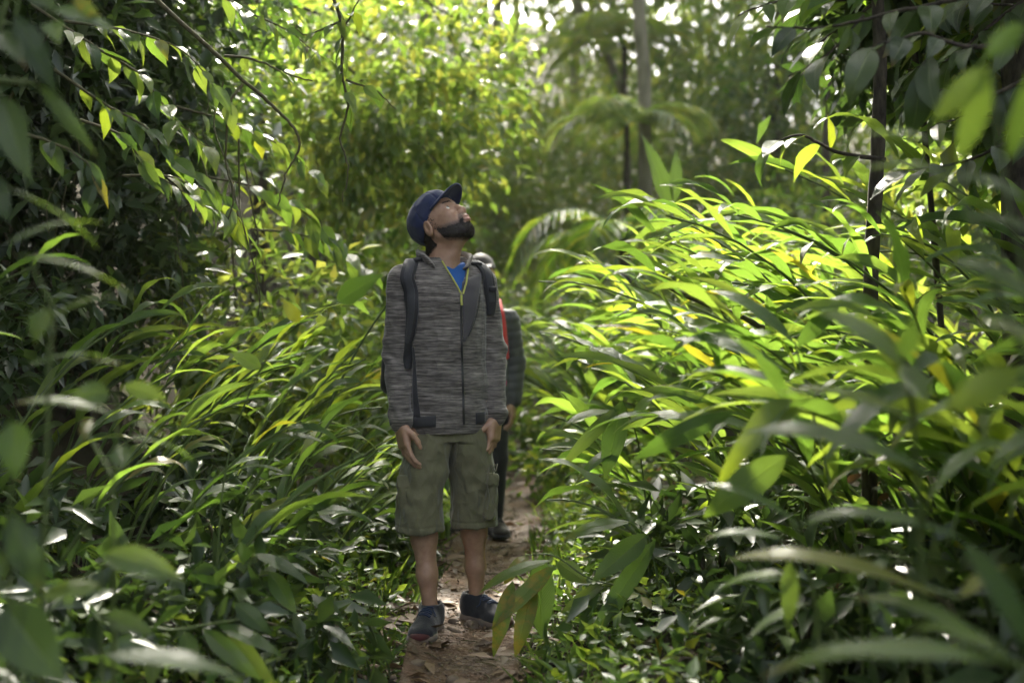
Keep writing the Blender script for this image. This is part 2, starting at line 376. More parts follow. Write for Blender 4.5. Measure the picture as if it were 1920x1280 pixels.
# ------------------------------------------------------------------ solid-field modelling (bodies, clothes, shoes, bags)
class Field:
    def __init__(s, lo, hi, h):
        s.lo = np.array(lo, float); s.h = h
        s.n = np.ceil((np.array(hi) - s.lo) / h).astype(int) + 1
        s.d = np.full(s.n, 10.0, np.float32)
    def op(s, fn, lo, hi, k=0.01, mode='u'):
        m = 2 * k + 3 * s.h
        a = np.clip(np.floor((np.array(lo) - m - s.lo) / s.h).astype(int), 0, s.n); b = np.clip(np.ceil((np.array(hi) + m - s.lo) / s.h).astype(int) + 1, 0, s.n)
        if np.any(b <= a): return
        sl = tuple(slice(i, j) for i, j in zip(a, b))
        X, Y, Z = [(s.lo[q] + np.arange(a[q], b[q]) * s.h).astype(np.float32) for q in range(3)]
        v = fn(X[:, None, None], Y[None, :, None], Z[None, None, :]).astype(np.float32)
        c = s.d[sl]
        if mode == 'u':
            t = np.clip(0.5 + 0.5 * (c - v) / k, 0, 1); s.d[sl] = c * (1 - t) + v * t - k * t * (1 - t)
        else:                                   # cut
            v = -v; t = np.clip(0.5 + 0.5 * (v - c) / k, 0, 1); s.d[sl] = c * (1 - t) + v * t + k * t * (1 - t)
    def cone(s, a, b, ra, rb, k=0.01, mode='u', flat=None):
        a = np.array(a, float); b = np.array(b, float); ab = b - a; L2 = ab @ ab + 1e-12; r = max(ra, rb)
        def fn(X, Y, Z):
            px, py, pz = X - a[0], Y - a[1], Z - a[2]
            t = np.clip((px * ab[0] + py * ab[1] + pz * ab[2]) / L2, 0, 1)
            return np.sqrt((px - t * ab[0]) ** 2 + (py - t * ab[1]) ** 2 + (pz - t * ab[2]) ** 2) - (ra + (rb - ra) * t)
        s.op(fn, np.minimum(a, b) - r, np.maximum(a, b) + r, k, mode)
    def chain(s, pts, rad, k=0.01):
        for i in range(len(pts) - 1): s.cone(pts[i], pts[i + 1], rad[i], rad[i + 1], k)
    def ell(s, c, r, rot=None, k=0.01, mode='u'):
        c = np.array(c, float); r = np.array(r, float); Q = np.eye(3) if rot is None else np.array(rot, float)   # columns = local axes
        def fn(X, Y, Z):
            p = [X - c[0], Y - c[1], Z - c[2]]
            l = [sum(Q[j, i] * p[j] for j in range(3)) for i in range(3)]
            k0 = np.sqrt(sum((l[i] / r[i]) ** 2 for i in range(3))) + 1e-6; k1 = np.sqrt(sum((l[i] / r[i] ** 2) ** 2 for i in range(3))) + 1e-6
            return k0 * (k0 - 1) / k1
        m = max(r); s.op(fn, c - m, c + m, k, mode)
    def box(s, c, hs, rot=None, rd=0.01, k=0.01, mode='u'):
        c = np.array(c, float); Q = np.eye(3) if rot is None else np.array(rot, float)
        def fn(X, Y, Z):
            p = [X - c[0], Y - c[1], Z - c[2]]
            q = [np.abs(sum(Q[j, i] * p[j] for j in range(3))) - hs[i] + rd for i in range(3)]
            o = np.sqrt(sum(np.maximum(v, 0) ** 2 for v in q)); return o + np.minimum(np.maximum(np.maximum(q[0], q[1]), q[2]), 0) - rd
        m = np.linalg.norm(hs); s.op(fn, c - m, c + m, k, mode)
    def loft(s, secs, rot, n=2.4, k=0.02, mode='u'):
        """secs: rows (z, cx, cy, a, b): superellipse sections stacked in z, turned by rot about z"""
        S = np.array(secs, float); S = S[S[:, 0].argsort()]; cr, sr = math.cos(rot), math.sin(rot)
        def fn(X, Y, Z):
            z = Z.ravel(); f = lambda i: np.interp(z, S[:, 0], S[:, i])[None, None, :]
            x, y = X - f(1), Y - f(2); u, v = x * cr + y * sr, -x * sr + y * cr
            A, B = f(3), f(4)
            q = (np.abs(u / A) ** n + np.abs(v / B) ** n) ** (1 / n)
            d = (q - 1) * np.minimum(A, B)
            return np.maximum(d, np.maximum(Z - S[-1, 0], S[0, 0] - Z))
        m = max(S[:, 3].max(), S[:, 4].max())
        s.op(fn, (S[:, 1].min() - m, S[:, 2].min() - m, S[0, 0]), (S[:, 1].max() + m, S[:, 2].max() + m, S[-1, 0]), k, mode)
    def mesh(s, name):
        d = s.d; n = d.shape; neg = d < 0
        cn = np.zeros(tuple(i - 1 for i in n), np.int8); offs = [(a, b, c) for a in (0, 1) for b in (0, 1) for c in (0, 1)]
        for a, b, c in offs: cn += neg[a:n[0] - 1 + a, b:n[1] - 1 + b, c:n[2] - 1 + c]
        I = np.argwhere((cn > 0) & (cn < 8)); del cn
        vals = np.stack([d[I[:, 0] + a, I[:, 1] + b, I[:, 2] + c] for a, b, c in offs], 1)
        acc = np.zeros((len(I), 3)); cnt = np.zeros(len(I)); O = np.array(offs, float)
        for e in range(8):
            for ax in range(3):
                if O[e][ax] == 0:
                    f = e + (4, 2, 1)[ax]
                    va, vb = vals[:, e], vals[:, f]; mk = (va < 0) != (vb < 0)
                    t = np.where(mk, va / np.where(mk, va - vb, 1), 0)
                    acc += mk[:, None] * (O[e] + t[:, None] * (O[f] - O[e])); cnt += mk
        V = s.lo + s.h * (I + acc / cnt[:, None])
        idx = np.full(tuple(i - 1 for i in n), -1, np.int32); idx[I[:, 0], I[:, 1], I[:, 2]] = np.arange(len(I))
        Fs = []
        for ax in range(3):
            sl0 = [slice(1, -1)] * 3; sl1 = [slice(1, -1)] * 3; sl0[ax] = slice(0, n[ax] - 1); sl1[ax] = slice(1, n[ax])
            A, B = neg[tuple(sl0)], neg[tuple(sl1)]
            off = [1, 1, 1]; off[ax] = 0
            u, v = (ax + 1) % 3, (ax + 2) % 3
            for flip in (False, True):
                E = np.argwhere(A & ~B if not flip else ~A & B) + off
                if not len(E): continue
                def cell(du, dv):
                    q = E.copy(); q[:, u] -= du; q[:, v] -= dv; return idx[q[:, 0], q[:, 1], q[:, 2]]
                q = np.stack([cell(1, 1), cell(0, 1), cell(0, 0), cell(1, 0)], 1)
                Fs.append(q[:, ::-1] if flip else q)
        F = np.concatenate(Fs); F = F[(F >= 0).all(1)]
        return mesh_np(name, V, F)
def verts(me):
    V = np.empty(len(me.vertices) * 3, np.float32); me.vertices.foreach_get('co', V); return V.reshape(-1, 3).astype(float)
def normals(me):
    V = np.empty(len(me.vertices) * 3, np.float32); me.vertex_normals.foreach_get('vector', V); return V.reshape(-1, 3).astype(float)
def displace(me, fn):
    V, Nn = verts(me), normals(me); V = V + Nn * fn(V)[:, None]
    me.vertices.foreach_set('co', V.astype(np.float32).ravel()); me.update(); return me
def folds(V, s, amp, seed=0.0):
    """ridged cloth folds; s = (sx, sy, sz) frequencies"""
    n = vnoise(V[:, 0] * s[0] + seed, V[:, 1] * s[1] + seed * 1.7, V[:, 2] * s[2] + seed * 0.6)
    n2 = vnoise(V[:, 0] * s[0] * 2.1 + seed, V[:, 1] * s[1] * 2.1, V[:, 2] * s[2] * 2.1 + 5)
    return amp * ((1 - np.abs(n) * 2.2) * 0.7 + 0.4 * n2)
def bvh_of(me):
    V = verts(me); return BVHTree.FromPolygons([tuple(v) for v in V], [tuple(p.vertices) for p in me.polygons])
def ribbon(name, pts, nrm, width, thick, mat, parent):
    """strip along pts, lying on a surface with normals nrm"""
    pts = np.asarray(pts, float); nrm = np.asarray(nrm, float); m = len(pts)
    T = np.gradient(pts, axis=0); T /= np.linalg.norm(T, axis=1)[:, None]
    B = np.cross(T, nrm); B /= np.linalg.norm(B, axis=1)[:, None]; Nn = np.cross(B, T)
    wd = np.broadcast_to(np.asarray(width, float), (m,))[:, None] / 2
    prof = [(-1, 0), (-1, .7), (-.85, 1), (0, 1.15), (.85, 1), (1, .7), (1, 0)]
    V = np.stack([pts + B * wd * a + Nn * thick * b for a, b in prof], 1).reshape(-1, 3)
    q = len(prof); F = []
    for i in range(m - 1):
        for j in range(q):
            j2 = (j + 1) % q; F.append((i * q + j, i * q + j2, (i + 1) * q + j2, (i + 1) * q + j))
    F = np.array(F)
    return link(name, mesh_np(name, V, F), mat, parent)
def drape(bvh, XZ, off, y0=-1.0, dirv=(0, 1, 0)):
    """front projection of (x, z) points on a surface; returns points, normals"""
    P_, N_ = [], []
    for x, z in XZ:
        h, n, _, _ = bvh.ray_cast(Vector((x, y0, z)), Vector(dirv), 3)
        if h is None:
            h, n, _, _ = bvh.find_nearest(Vector((x, -0.1, z)))
        if n.y > 0 and dirv[1] > 0: n = -n
        P_.append(h + n * off); N_.append(n)
    return np.array([tuple(p) for p in P_]), np.array([tuple(p) for p in N_])
def patch(name, bvh, left, right, off, mat, parent, nu=8, nv=16, dirv=(0, 1, 0), y0=-1.0):
    """cloth panel draped on a surface between two border lines of (x, z) points"""
    L = spline([(a, 0, b) for a, b in left], nv)[:, ::2]; Rr = spline([(a, 0, b) for a, b in right], nv)[:, ::2]
    t = np.linspace(0, 1, nu)[None, :, None]
    G = L[:, None] * (1 - t) + Rr[:, None] * t
    Pp, Nn = drape(bvh, G.reshape(-1, 2), off, y0, dirv)
    for _ in range(2):                       # relax normals
        pass
    i, j = np.meshgrid(np.arange(nv - 1), np.arange(nu - 1), indexing='ij')
    F = np.stack([i * nu + j, i * nu + j + 1, (i + 1) * nu + j + 1, (i + 1) * nu + j], -1).reshape(-1, 4)
    o = link(name, mesh_np(name, Pp, F), mat, parent)
    so = o.modifiers.new('thickness', 'SOLIDIFY'); so.thickness = 0.004; so.offset = 0
    return o

# ---- materials of people
def creases(t, tc, amt):
    a = t.noise(tc, 1.0, 1, 0.5, (9, 9, 6)); b = t.noise(tc, 1.0, 1, 0.5, (20, 20, 13)); c_ = t.noise(tc, 5, 2)
    r = t.math('ABSOLUTE', t.math('SUBTRACT', a, 0.5)); r2 = t.math('ABSOLUTE', t.math('SUBTRACT', b, 0.5))
    return t.math('MULTIPLY', t.math('ADD', t.math('MULTIPLY', r, -4.0), t.math('MULTIPLY', r2, -1.6)), t.math('MULTIPLY', c_, amt))
def cloth(name, c1, c2, scale=250, rough=0.85, bump=0.25, mapping=None, sheen=0.2, crease=0.0):
    t = NT(name); tc = t.new('TexCoord').outputs['Object']
    n = t.noise(tc, scale, 2, 0.6, mapping); n0 = t.noise(tc, 9, 3)
    c = t.mix(n, c1, c2); c = t.mix(t.math('MULTIPLY', n0, 0.35), c, c1)
    nb_ = t.bump(n, bump, 0.002)
    if crease:
        b2 = t.new('Bump'); b2.inputs['Strength'].default_value = 1.0; b2.inputs['Distance'].default_value = 0.012; t.l(creases(t, tc, crease), b2.inputs['Height']); t.l(nb_, b2.inputs['Normal']); nb_ = b2.outputs[0]
    return t.done(t.bsdf(c, rough, 0.25, nb_, **{'Sheen Weight': sheen}))
t = NT('heather_knit'); tc = t.new('TexCoord').outputs['Object']
n1 = t.noise(tc, 1.0, 4, 0.65, (11, 11, 190)); n2 = t.noise(tc, 1.0, 2, 0.6, (30, 30, 420)); n3 = t.noise(tc, 7, 2)
f = t.math('ADD', t.math('MULTIPLY', n1, 0.7), t.math('MULTIPLY', n2, 0.3))
c = t.ramp(f, [(0.36, (0.027, 0.023, 0.021)), (0.47, (0.098, 0.086, 0.077)), (0.56, (0.195, 0.174, 0.155)), (0.68, (0.35, 0.315, 0.285))])
c = t.mix(t.math('MULTIPLY', n3, 0.25), c, (0.05, 0.048, 0.05))
b2 = t.new('Bump'); b2.inputs['Strength'].default_value = 1.0; b2.inputs['Distance'].default_value = 0.012; t.l(creases(t, tc, 1.3), b2.inputs['Height']); t.l(t.bump(f, 0.3, 0.003), b2.inputs['Normal'])
M['heather'] = t.done(t.bsdf(c, 0.92, 0.2, b2.outputs[0], **{'Sheen Weight': 0.25}))
M['panel'] = cloth('grey_panel_cloth', (0.060, 0.055, 0.060), (0.085, 0.078, 0.083), 300)
M['darkcloth'] = cloth('dark_trim_cloth', (0.026, 0.026, 0.029), (0.046, 0.045, 0.049), 300)
M['lining'] = cloth('pale_lining', (0.22, 0.20, 0.17), (0.30, 0.27, 0.23), 300)
M['lime'] = cloth('lime_zip_tape', (0.35, 0.36, 0.08), (0.45, 0.45, 0.12), 300)
M['blue'] = cloth('blue_tee', (0.020, 0.095, 0.33), (0.030, 0.12, 0.40), 300)
M['navy'] = cloth('navy_cotton', (0.014, 0.021, 0.058), (0.024, 0.034, 0.085), 220, crease=0.6)
M['khaki'] = cloth('olive_cotton', (0.108, 0.104, 0.058), (0.165, 0.158, 0.092), 180, crease=2.2)
M['khakitrim'] = cloth('olive_trim', (0.11, 0.105, 0.068), (0.17, 0.16, 0.11), 180)
M['nylon'] = cloth('black_nylon', (0.012, 0.012, 0.014), (0.024, 0.024, 0.028), 280, 0.6)
M['mesh'] = cloth('grey_strap_mesh', (0.030, 0.030, 0.034), (0.055, 0.055, 0.06), 500, 0.7, 0.6)
M['red'] = cloth('red_strap', (0.45, 0.018, 0.022), (0.58, 0.03, 0.03), 280, 0.6)
M['pink'] = cloth('magenta_strap', (0.5, 0.02, 0.14), (0.6, 0.03, 0.2), 280, 0.6)
M['puffer'] = cloth('charcoal_puffer', (0.045, 0.047, 0.048), (0.075, 0.077, 0.078), 60, 0.55)
M['leggings'] = cloth('black_leggings', (0.010, 0.010, 0.012), (0.018, 0.018, 0.021), 300, 0.7)
M['boot'] = cloth('brown_black_boot', (0.018, 0.014, 0.013), (0.04, 0.03, 0.027), 120, 0.6)
M['shoeup'] = cloth('navy_shoe_knit', (0.008, 0.009, 0.014), (0.024, 0.025, 0.033), 320, 0.7, 0.5)
M['rubber'] = cloth('dirty_sole', (0.12, 0.08, 0.06), (0.22, 0.18, 0.15), 60, 0.8)
M['shoered'] = cloth('dark_red_sole', (0.045, 0.010, 0.010), (0.085, 0.018, 0.016), 60, 0.7)
M['lace'] = cloth('blue_lace', (0.010, 0.020, 0.05), (0.02, 0.035, 0.08), 200)
M['hair'] = simple('black_hair', (0.010, 0.008, 0.007), (0.030, 0.022, 0.017), 300, 0.55, 0.6, 0.002)
t = NT('skin'); tc = t.new('TexCoord').outputs['Object']; n = t.noise(tc, 40, 4); at = t.new('Attribute', attribute_name='tone')
c = t.ramp(n, [(0.3, (0.31, 0.178, 0.115)), (0.7, (0.41, 0.250, 0.168))])
c = t.mix(at.outputs['Fac'], c, (0.40, 0.17, 0.15)); st_ = t.new('Attribute', attribute_name='stubble'); c = t.mix(t.math('MULTIPLY', st_.outputs['Fac'], 0.75), c, (0.065, 0.042, 0.034))
M['skin'] = t.done(t.bsdf(c, 0.48, 0.45, t.bump(t.noise(tc, 260, 2), 0.15, 0.001), **{'Subsurface Weight': 0.12, 'Subsurface Radius': (0.02, 0.008, 0.004), 'Subsurface Scale': 0.4}))
t = NT('eye_white'); M['eye'] = t.done(t.bsdf((0.62, 0.58, 0.55), 0.12, 0.6))
t = NT('iris'); M['iris'] = t.done(t.bsdf((0.022, 0.012, 0.008), 0.1, 0.6))
t = NT('zip_metal'); M['zip'] = t.done(t.bsdf((0.03, 0.03, 0.033), 0.4, 0.5, Metallic=0.3))

def hand(F, wrist, d, n, t_, curl, side_scale=1.0, k=0.006, thumb_in=0.4):
    """relaxed hand: d along the fingers, n out of the palm, t_ towards the thumb"""
    d = np.array(d, float); d /= np.linalg.norm(d); n = np.array(n, float); n -= d * (n @ d); n /= np.linalg.norm(n)
    t_ = np.array(t_, float); t_ -= d * (t_ @ d) + n * (t_ @ n); t_ /= np.linalg.norm(t_)
    W = np.array(wrist, float)
    Q = np.stack([t_, n, d], 1)
    F.ell(W + d * 0.02, (0.027, 0.020, 0.035), Q, 0.012)
    F.box(W + d * 0.058, (0.040, 0.0145, 0.042), Q, 0.013, 0.010)
    F.ell(W + d * 0.045 + t_ * 0.026 + n * 0.008, (0.018, 0.017, 0.034), Q, 0.010)
    lens = [(0.030, 0.043, 0.026, 0.022, 0.0092), (0.010, 0.047, 0.029, 0.023, 0.0095), (-0.010, 0.044, 0.027, 0.022, 0.009), (-0.029, 0.034, 0.021, 0.019, 0.008)]
    for q, (tx, l1, l2, l3, r) in enumerate(lens):
        c = curl[q]; p = W + d * (0.094 - 0.006 * abs(q - 1)) + t_ * tx
        a = 0.25 * c
        pts = [p - d * 0.02, p]
        for l, e in ((l1, 0.9 * c), (l2, 1.1 * c), (l3, 0.7 * c)):
            p = p + l * (d * math.cos(a) + n * math.sin(a) + t_ * tx * 1.2); pts.append(p); a += e
        F.chain(pts, [r * 1.05, r * 1.08, r, r * 0.9, r * 0.72], 0.0035)
    b = W + d * 0.030 + t_ * 0.030 + n * 0.006
    m1 = b + 0.040 * (d * 0.75 + t_ * 0.55 + n * thumb_in); m2 = m1 + 0.030 * (d * 0.93 + t_ * 0.15 + n * thumb_in); m3 = m2 + 0.024 * (d * 0.97 + n * thumb_in * 0.8 - t_ * 0.1)
    F.chain([b, m1, m2, m3], [0.014, 0.0115, 0.0098, 0.0075], 0.006)

def shoe(parent, ank, head, label_up, label_sole, boot=False, scale=1.0, laces=True, zc=0.0):
    """ank: point on the ground under the ankle; head: heading angle (0 = -Y, positive towards +X)"""
    f = np.array([math.sin(head), -math.cos(head), 0]); r = np.array([math.cos(head), math.sin(head), 0]); u = np.array([0, 0, 1.0])
    Q = np.stack([r, f, u], 1); A = np.array([ank[0], ank[1], zc], float); s = scale
    B = lambda a, b, c: A + s * (r * a + f * b + u * c)
    h = 0.0035; lo = A - 0.26; hi = A + 0.26; hi[2] = zc + 0.30; lo[2] = zc - 0.02
    up = Field(lo, hi, h)
    up.ell(B(0, -0.035, 0.055), np.array((0.040, 0.052, 0.055)) * s, Q, 0.02)
    up.cone(B(0, -0.01, 0.050), B(0, 0.10, 0.040), 0.043 * s, 0.041 * s, 0.03)
    up.ell(B(-0.004, 0.135, 0.034), np.array((0.049, 0.062, 0.036)) * s, Q, 0.03)
    up.cone(B(0, 0.0, 0.085), B(0, 0.085, 0.066), 0.032 * s, 0.024 * s, 0.03)
    top = 0.17 if boot else 0.088
    up.cone(B(0, -0.022, 0.06), B(0, -0.022, top), 0.041 * s, 0.047 * s if not boot else 0.052 * s, 0.02)
    if not boot: up.ell(B(0, -0.018, 0.115), np.array((0.036, 0.044, 0.035)) * s, Q, 0.006, 'cut')
    up.box(B(0, 0.05, -0.04), (0.2, 0.3, 0.064), Q, 0.001, 0.004, 'cut')
    me = up.mesh('shoe')
    displace(me, lambda V: folds(V, (28, 28, 28), 0.0012, 2.0))
    o = link('boot' if boot else 'shoe', me, M['boot'] if boot else M['shoeup'], parent)
    so = Field(lo, hi, h)
    so.ell(B(0, -0.04, 0.014), np.array((0.044, 0.056, 0.020)) * s, Q, 0.02); so.cone(B(0, -0.02, 0.014), B(0, 0.11, 0.014), 0.036 * s, 0.042 * s, 0.03)
    so.ell(B(-0.004, 0.135, 0.018), np.array((0.054, 0.068, 0.024)) * s, Q, 0.03)
    so.box(B(0, 0.05, 0.063), (0.2, 0.3, 0.032), Q, 0.001, 0.003, 'cut'); so.box(B(0, 0.05, -0.031), (0.2, 0.3, 0.03), Q, 0.001, 0.003, 'cut')
    link('sole', so.mesh('sole'), M['leggings'] if boot else M['rubber'], o)
    if not boot:
        tr = Field(lo, hi, h); tr.ell(B(-0.004, 0.160, 0.030), np.array((0.040, 0.048, 0.022)) * s, Q, 0.01); tr.box(B(0, 0.08, 0.03), (0.2, 0.075, 0.2), Q, 0.001, 0.003, 'cut'); tr.box(B(0, 0.05, -0.026), (0.2, 0.3, 0.04), Q, 0.001, 0.003, 'cut')
        link('toe_cap', tr.mesh('toe_cap'), M['shoered'], o)
    if laces:
        b = bvh_of(me); sp = []
        rows = [(0.045, .020), (0.066, .022), (0.086, .022), (0.104, .021)] if not boot else [(0.03, .024), (0.055, .024), (0.08, .024), (0.10, .022)]
        def onto(a, bb):
            hh, nn, _, _ = b.ray_cast(Vector(B(a, bb, 0.3)), Vector((0, 0, -1)), 1); return np.array(hh) + np.array([0, 0, .003]) if hh else B(a, bb, 0.06)
        for q, (bb, ww) in enumerate(rows):
            sp.append(([onto(-ww + 2 * ww * e, bb + (0.010 if q % 2 else -0.010) * (e - .5)) for e in np.linspace(0, 1, 7)], 0.0032))
            if q < len(rows) - 1: sp.append(([onto(-ww + 2 * ww * e, bb + (rows[q + 1][0] - bb) * e) for e in np.linspace(0, 1, 7)], 0.003))
        sp.append(([onto(-0.02, 0.05), onto(-0.035, 0.06), onto(-0.04, 0.045)], 0.0028)); sp.append(([onto(0.02, 0.05), onto(0.036, 0.064), onto(0.030, 0.078)], 0.0028))
        tubes('laces', sp, M['lace'] if not boot else M['leggings'], o, 5)
    return o
# ------------------------------------------------------------------ the hiker on the path
MX, MY = -0.2475, 4.40
man = empty('person', (MX, MY, 0.0), 'standing hiker in navy cap, grey heather zip jacket and olive cargo shorts looking up', 'person')
A = R(25)                                      # the body is turned towards +X
def bod(u, v, z): return np.array([u * math.cos(A) - v * math.sin(A), u * math.sin(A) + v * math.cos(A), z])   # u to his left, v to his back
# head frame
psi, th = R(60), R(43)
HF = np.array([math.sin(psi) * math.cos(th), -math.cos(psi) * math.cos(th), math.sin(th)]); HU = np.array([-math.sin(psi) * math.sin(th), math.cos(psi) * math.sin(th), math.cos(th)]); HS = np.array([-math.cos(psi), -math.sin(psi), 0.0])   # HS: towards his right ear
HQ = np.stack([HF, HU, HS], 1); HC = np.array([-0.030, -0.005, 1.548])
H = lambda f, u, s=0.0: HC + HF * f + HU * u + HS * s
lo, hi = (-0.34, -0.36, -0.01), (0.34, 0.30, 1.74)
B = Field(lo, hi, 0.0032)
# trunk, limbs
B.loft([(0.78, -.005, 0, .150, .10), (0.92, -.005, 0, .15, .10), (1.05, -.012, 0, .14, .095), (1.2, -.018, 0, .155, .105), (1.3, -.02, 0.005, .15, .095), (1.36, -.02, .01, .10, .075), (1.40, -.02, .012, .06, .06)], A, 2.2, 0.03)
nb, nt = np.array([-0.024, 0.02, 1.34]), H(-0.045, -0.055)
B.cone(nb, nt, 0.064, 0.056, 0.03)
B.cone(np.array([0.0, -0.025, 1.37]), H(0.03, -0.085), 0.032, 0.028, 0.03)                       # throat
shR, elR, wrR = np.array([-.168, -.075, 1.315]), np.array([-.196, -.06, 1.05]), np.array([-.174, -.135, 0.795])
shL, elL, wrL = np.array([.132, .07, 1.315]), np.array([.172, .085, 1.06]), np.array([.186, .005, 0.812])
for s_, e_, w_ in ((shR, elR, wrR), (shL, elL, wrL)):
    B.chain([s_, e_, w_], [0.040, 0.030, 0.024], 0.02)
hand(B, wrR, (0.24, -0.16, -1.0), (0.80, 0.45, 0.1), (0.35, -0.95, 0.0), (0.35, 0.42, 0.5, 0.55), thumb_in=0.35)
hand(B, wrL, (-0.10, -0.12, -1.0), (-0.85, 0.35, -0.1), (-0.25, -0.95, 0.0), (0.75, 0.85, 0.95, 1.0), thumb_in=0.55)
hipR, knR, anR = np.array([-.078, -.036, .86]), np.array([-.098, -.075, .46]), np.array([-.062, -.085, .085])
hipL, knL, anL = np.array([.075, .034, .86]), np.array([.095, .045, .46]), np.array([.108, .095, .085])
for h_, k_, a_ in ((hipR, knR, anR), (hipL, knL, anL)):
    B.chain([h_, k_], [0.085, 0.050], 0.03)
    B.chain([k_, k_ * 0.72 + a_ * 0.28 + np.array([0, .012, 0]), k_ * 0.35 + a_ * 0.65, a_], [0.046, 0.047, 0.036, 0.0275], 0.03)
    B.ell(k_ + np.array([0, -.028, -.01]), (0.030, 0.028, 0.042), None, 0.02)
    B.ell(a_ + np.array([.028, 0, .0]), (0.011, .014, .016), None, 0.012); B.ell(a_ + np.array([-.028, 0, .0]), (0.011, .014, .016), None, 0.012)
    hd_ = R(-8) if a_[0] < 0 else R(42); B.cone(a_ + np.array([0, 0, -.03]), a_ + np.array([.07 * math.sin(hd_), -.07 * math.cos(hd_), -.045]), .027, .022, .02)
# head
B.ell(H(-0.012, 0.042), (0.100, 0.090, 0.077), HQ, 0.02)
B.ell(H(0.030, -0.035), (0.066, 0.085, 0.064), HQ, 0.03)
B.ell(H(0.058, 0.030), (0.038, 0.045, 0.054), HQ, 0.025)
for s in (-1, 1):
    B.cone(H(-0.004, -0.055, s * 0.056), H(0.062, -0.103, s * 0.022), 0.016, 0.016, 0.025)
    B.ell(H(0.064, -0.022, s * 0.040), (0.026, 0.022, 0.022), HQ, 0.02)
    B.cone(H(0.086, 0.028, s * 0.012), H(0.072, 0.026, s * 0.045), 0.011, 0.010, 0.014)
    B.ell(H(0.099, 0.004, s * 0.033), (0.018, 0.011, 0.015), HQ, 0.010, 'cut')
    B.cone(H(0.087, 0.0145, s * 0.020), H(0.080, 0.0125, s * 0.044), 0.0045, 0.0045, 0.004)        # upper lid
    B.cone(H(0.085, -0.0045, s * 0.022), H(0.079, -0.0025, s * 0.043), 0.0042, 0.0042, 0.004)      # lower lid
    B.ell(H(0.100, -0.036, s * 0.0125), (0.013, 0.009, 0.008), HQ, 0.006)                          # nostril wing
    B.ell(H(0.106, -0.045, s * 0.007), (0.005, 0.004, 0.004), HQ, 0.003, 'cut')
    ea = HQ @ np.array(Euler((0, R(18) * -s, R(-14))).to_matrix())
    B.ell(H(-0.016, -0.012, s * 0.078), (0.021, 0.033, 0.009), ea, 0.006)
    B.ell(H(-0.012, -0.008, s * 0.089), (0.012, 0.020, 0.008), ea, 0.004, 'cut')
    B.cone(H(-0.006, -0.010, s * 0.079), H(-0.004, -0.020, s * 0.081), 0.005, 0.006, 0.004)
B.chain([H(0.086, 0.022), H(0.103, -0.008), H(0.113, -0.030)], [0.0085, 0.0095, 0.0125], 0.010)
B.ell(H(0.092, -0.060), (0.018, 0.022, 0.028), HQ, 0.02)
B.ell(H(0.106, -0.0605), (0.0095, 0.0058, 0.0215), HQ, 0.004); B.ell(H(0.103, -0.0745), (0.0105, 0.0068, 0.0195), HQ, 0.004)
B.ell(H(0.074, -0.101), (0.022, 0.020, 0.026), HQ, 0.025)
me = B.mesh('body'); del B
V = verts(me); L_ = (V - HC) @ HQ
lip = np.maximum(np.exp(-(((L_[:, 0] - .106) / .013) ** 2 + ((L_[:, 1] + .061) / .006) ** 2 + (L_[:, 2] / .021) ** 2) ** 2), np.exp(-(((L_[:, 0] - .104) / .013) ** 2 + ((L_[:, 1] + .0745) / .0068) ** 2 + (L_[:, 2] / .020) ** 2) ** 2))
at_ = me.attributes.new('tone', 'FLOAT', 'POINT'); at_.data.foreach_set('value', lip.astype(np.float32))
body = link('body', me, M['skin'], man)
body_bvh = bvh_of(me)
# eyes looking up and ahead
for s in (-1, 1):
    bm = bmesh.new(); bmesh.ops.create_uvsphere(bm, u_segments=20, v_segments=14, radius=0.0122)
    m_ = bpy.data.meshes.new('eye'); bm.to_mesh(m_); bm.free()
    for p in m_.polygons: p.use_smooth = True
    e = link('eye', m_, M['eye'], man, loc=H(0.0755, 0.0055, s * 0.0325))
    bm = bmesh.new(); bmesh.ops.create_uvsphere(bm, u_segments=16, v_segments=10, radius=0.0064, matrix=Matrix.Diagonal((1, 1, 0.4, 1)))
    m_ = bpy.data.meshes.new('iris'); bm.to_mesh(m_); bm.free()
    i_ = link('iris', m_, M['iris'], e); g = Vector(HF * 0.86 + HU * 0.5 + HS * 0.05).normalized()
    i_.rotation_euler = g.to_track_quat('Z', 'Y').to_euler(); i_.location = g * 0.0112
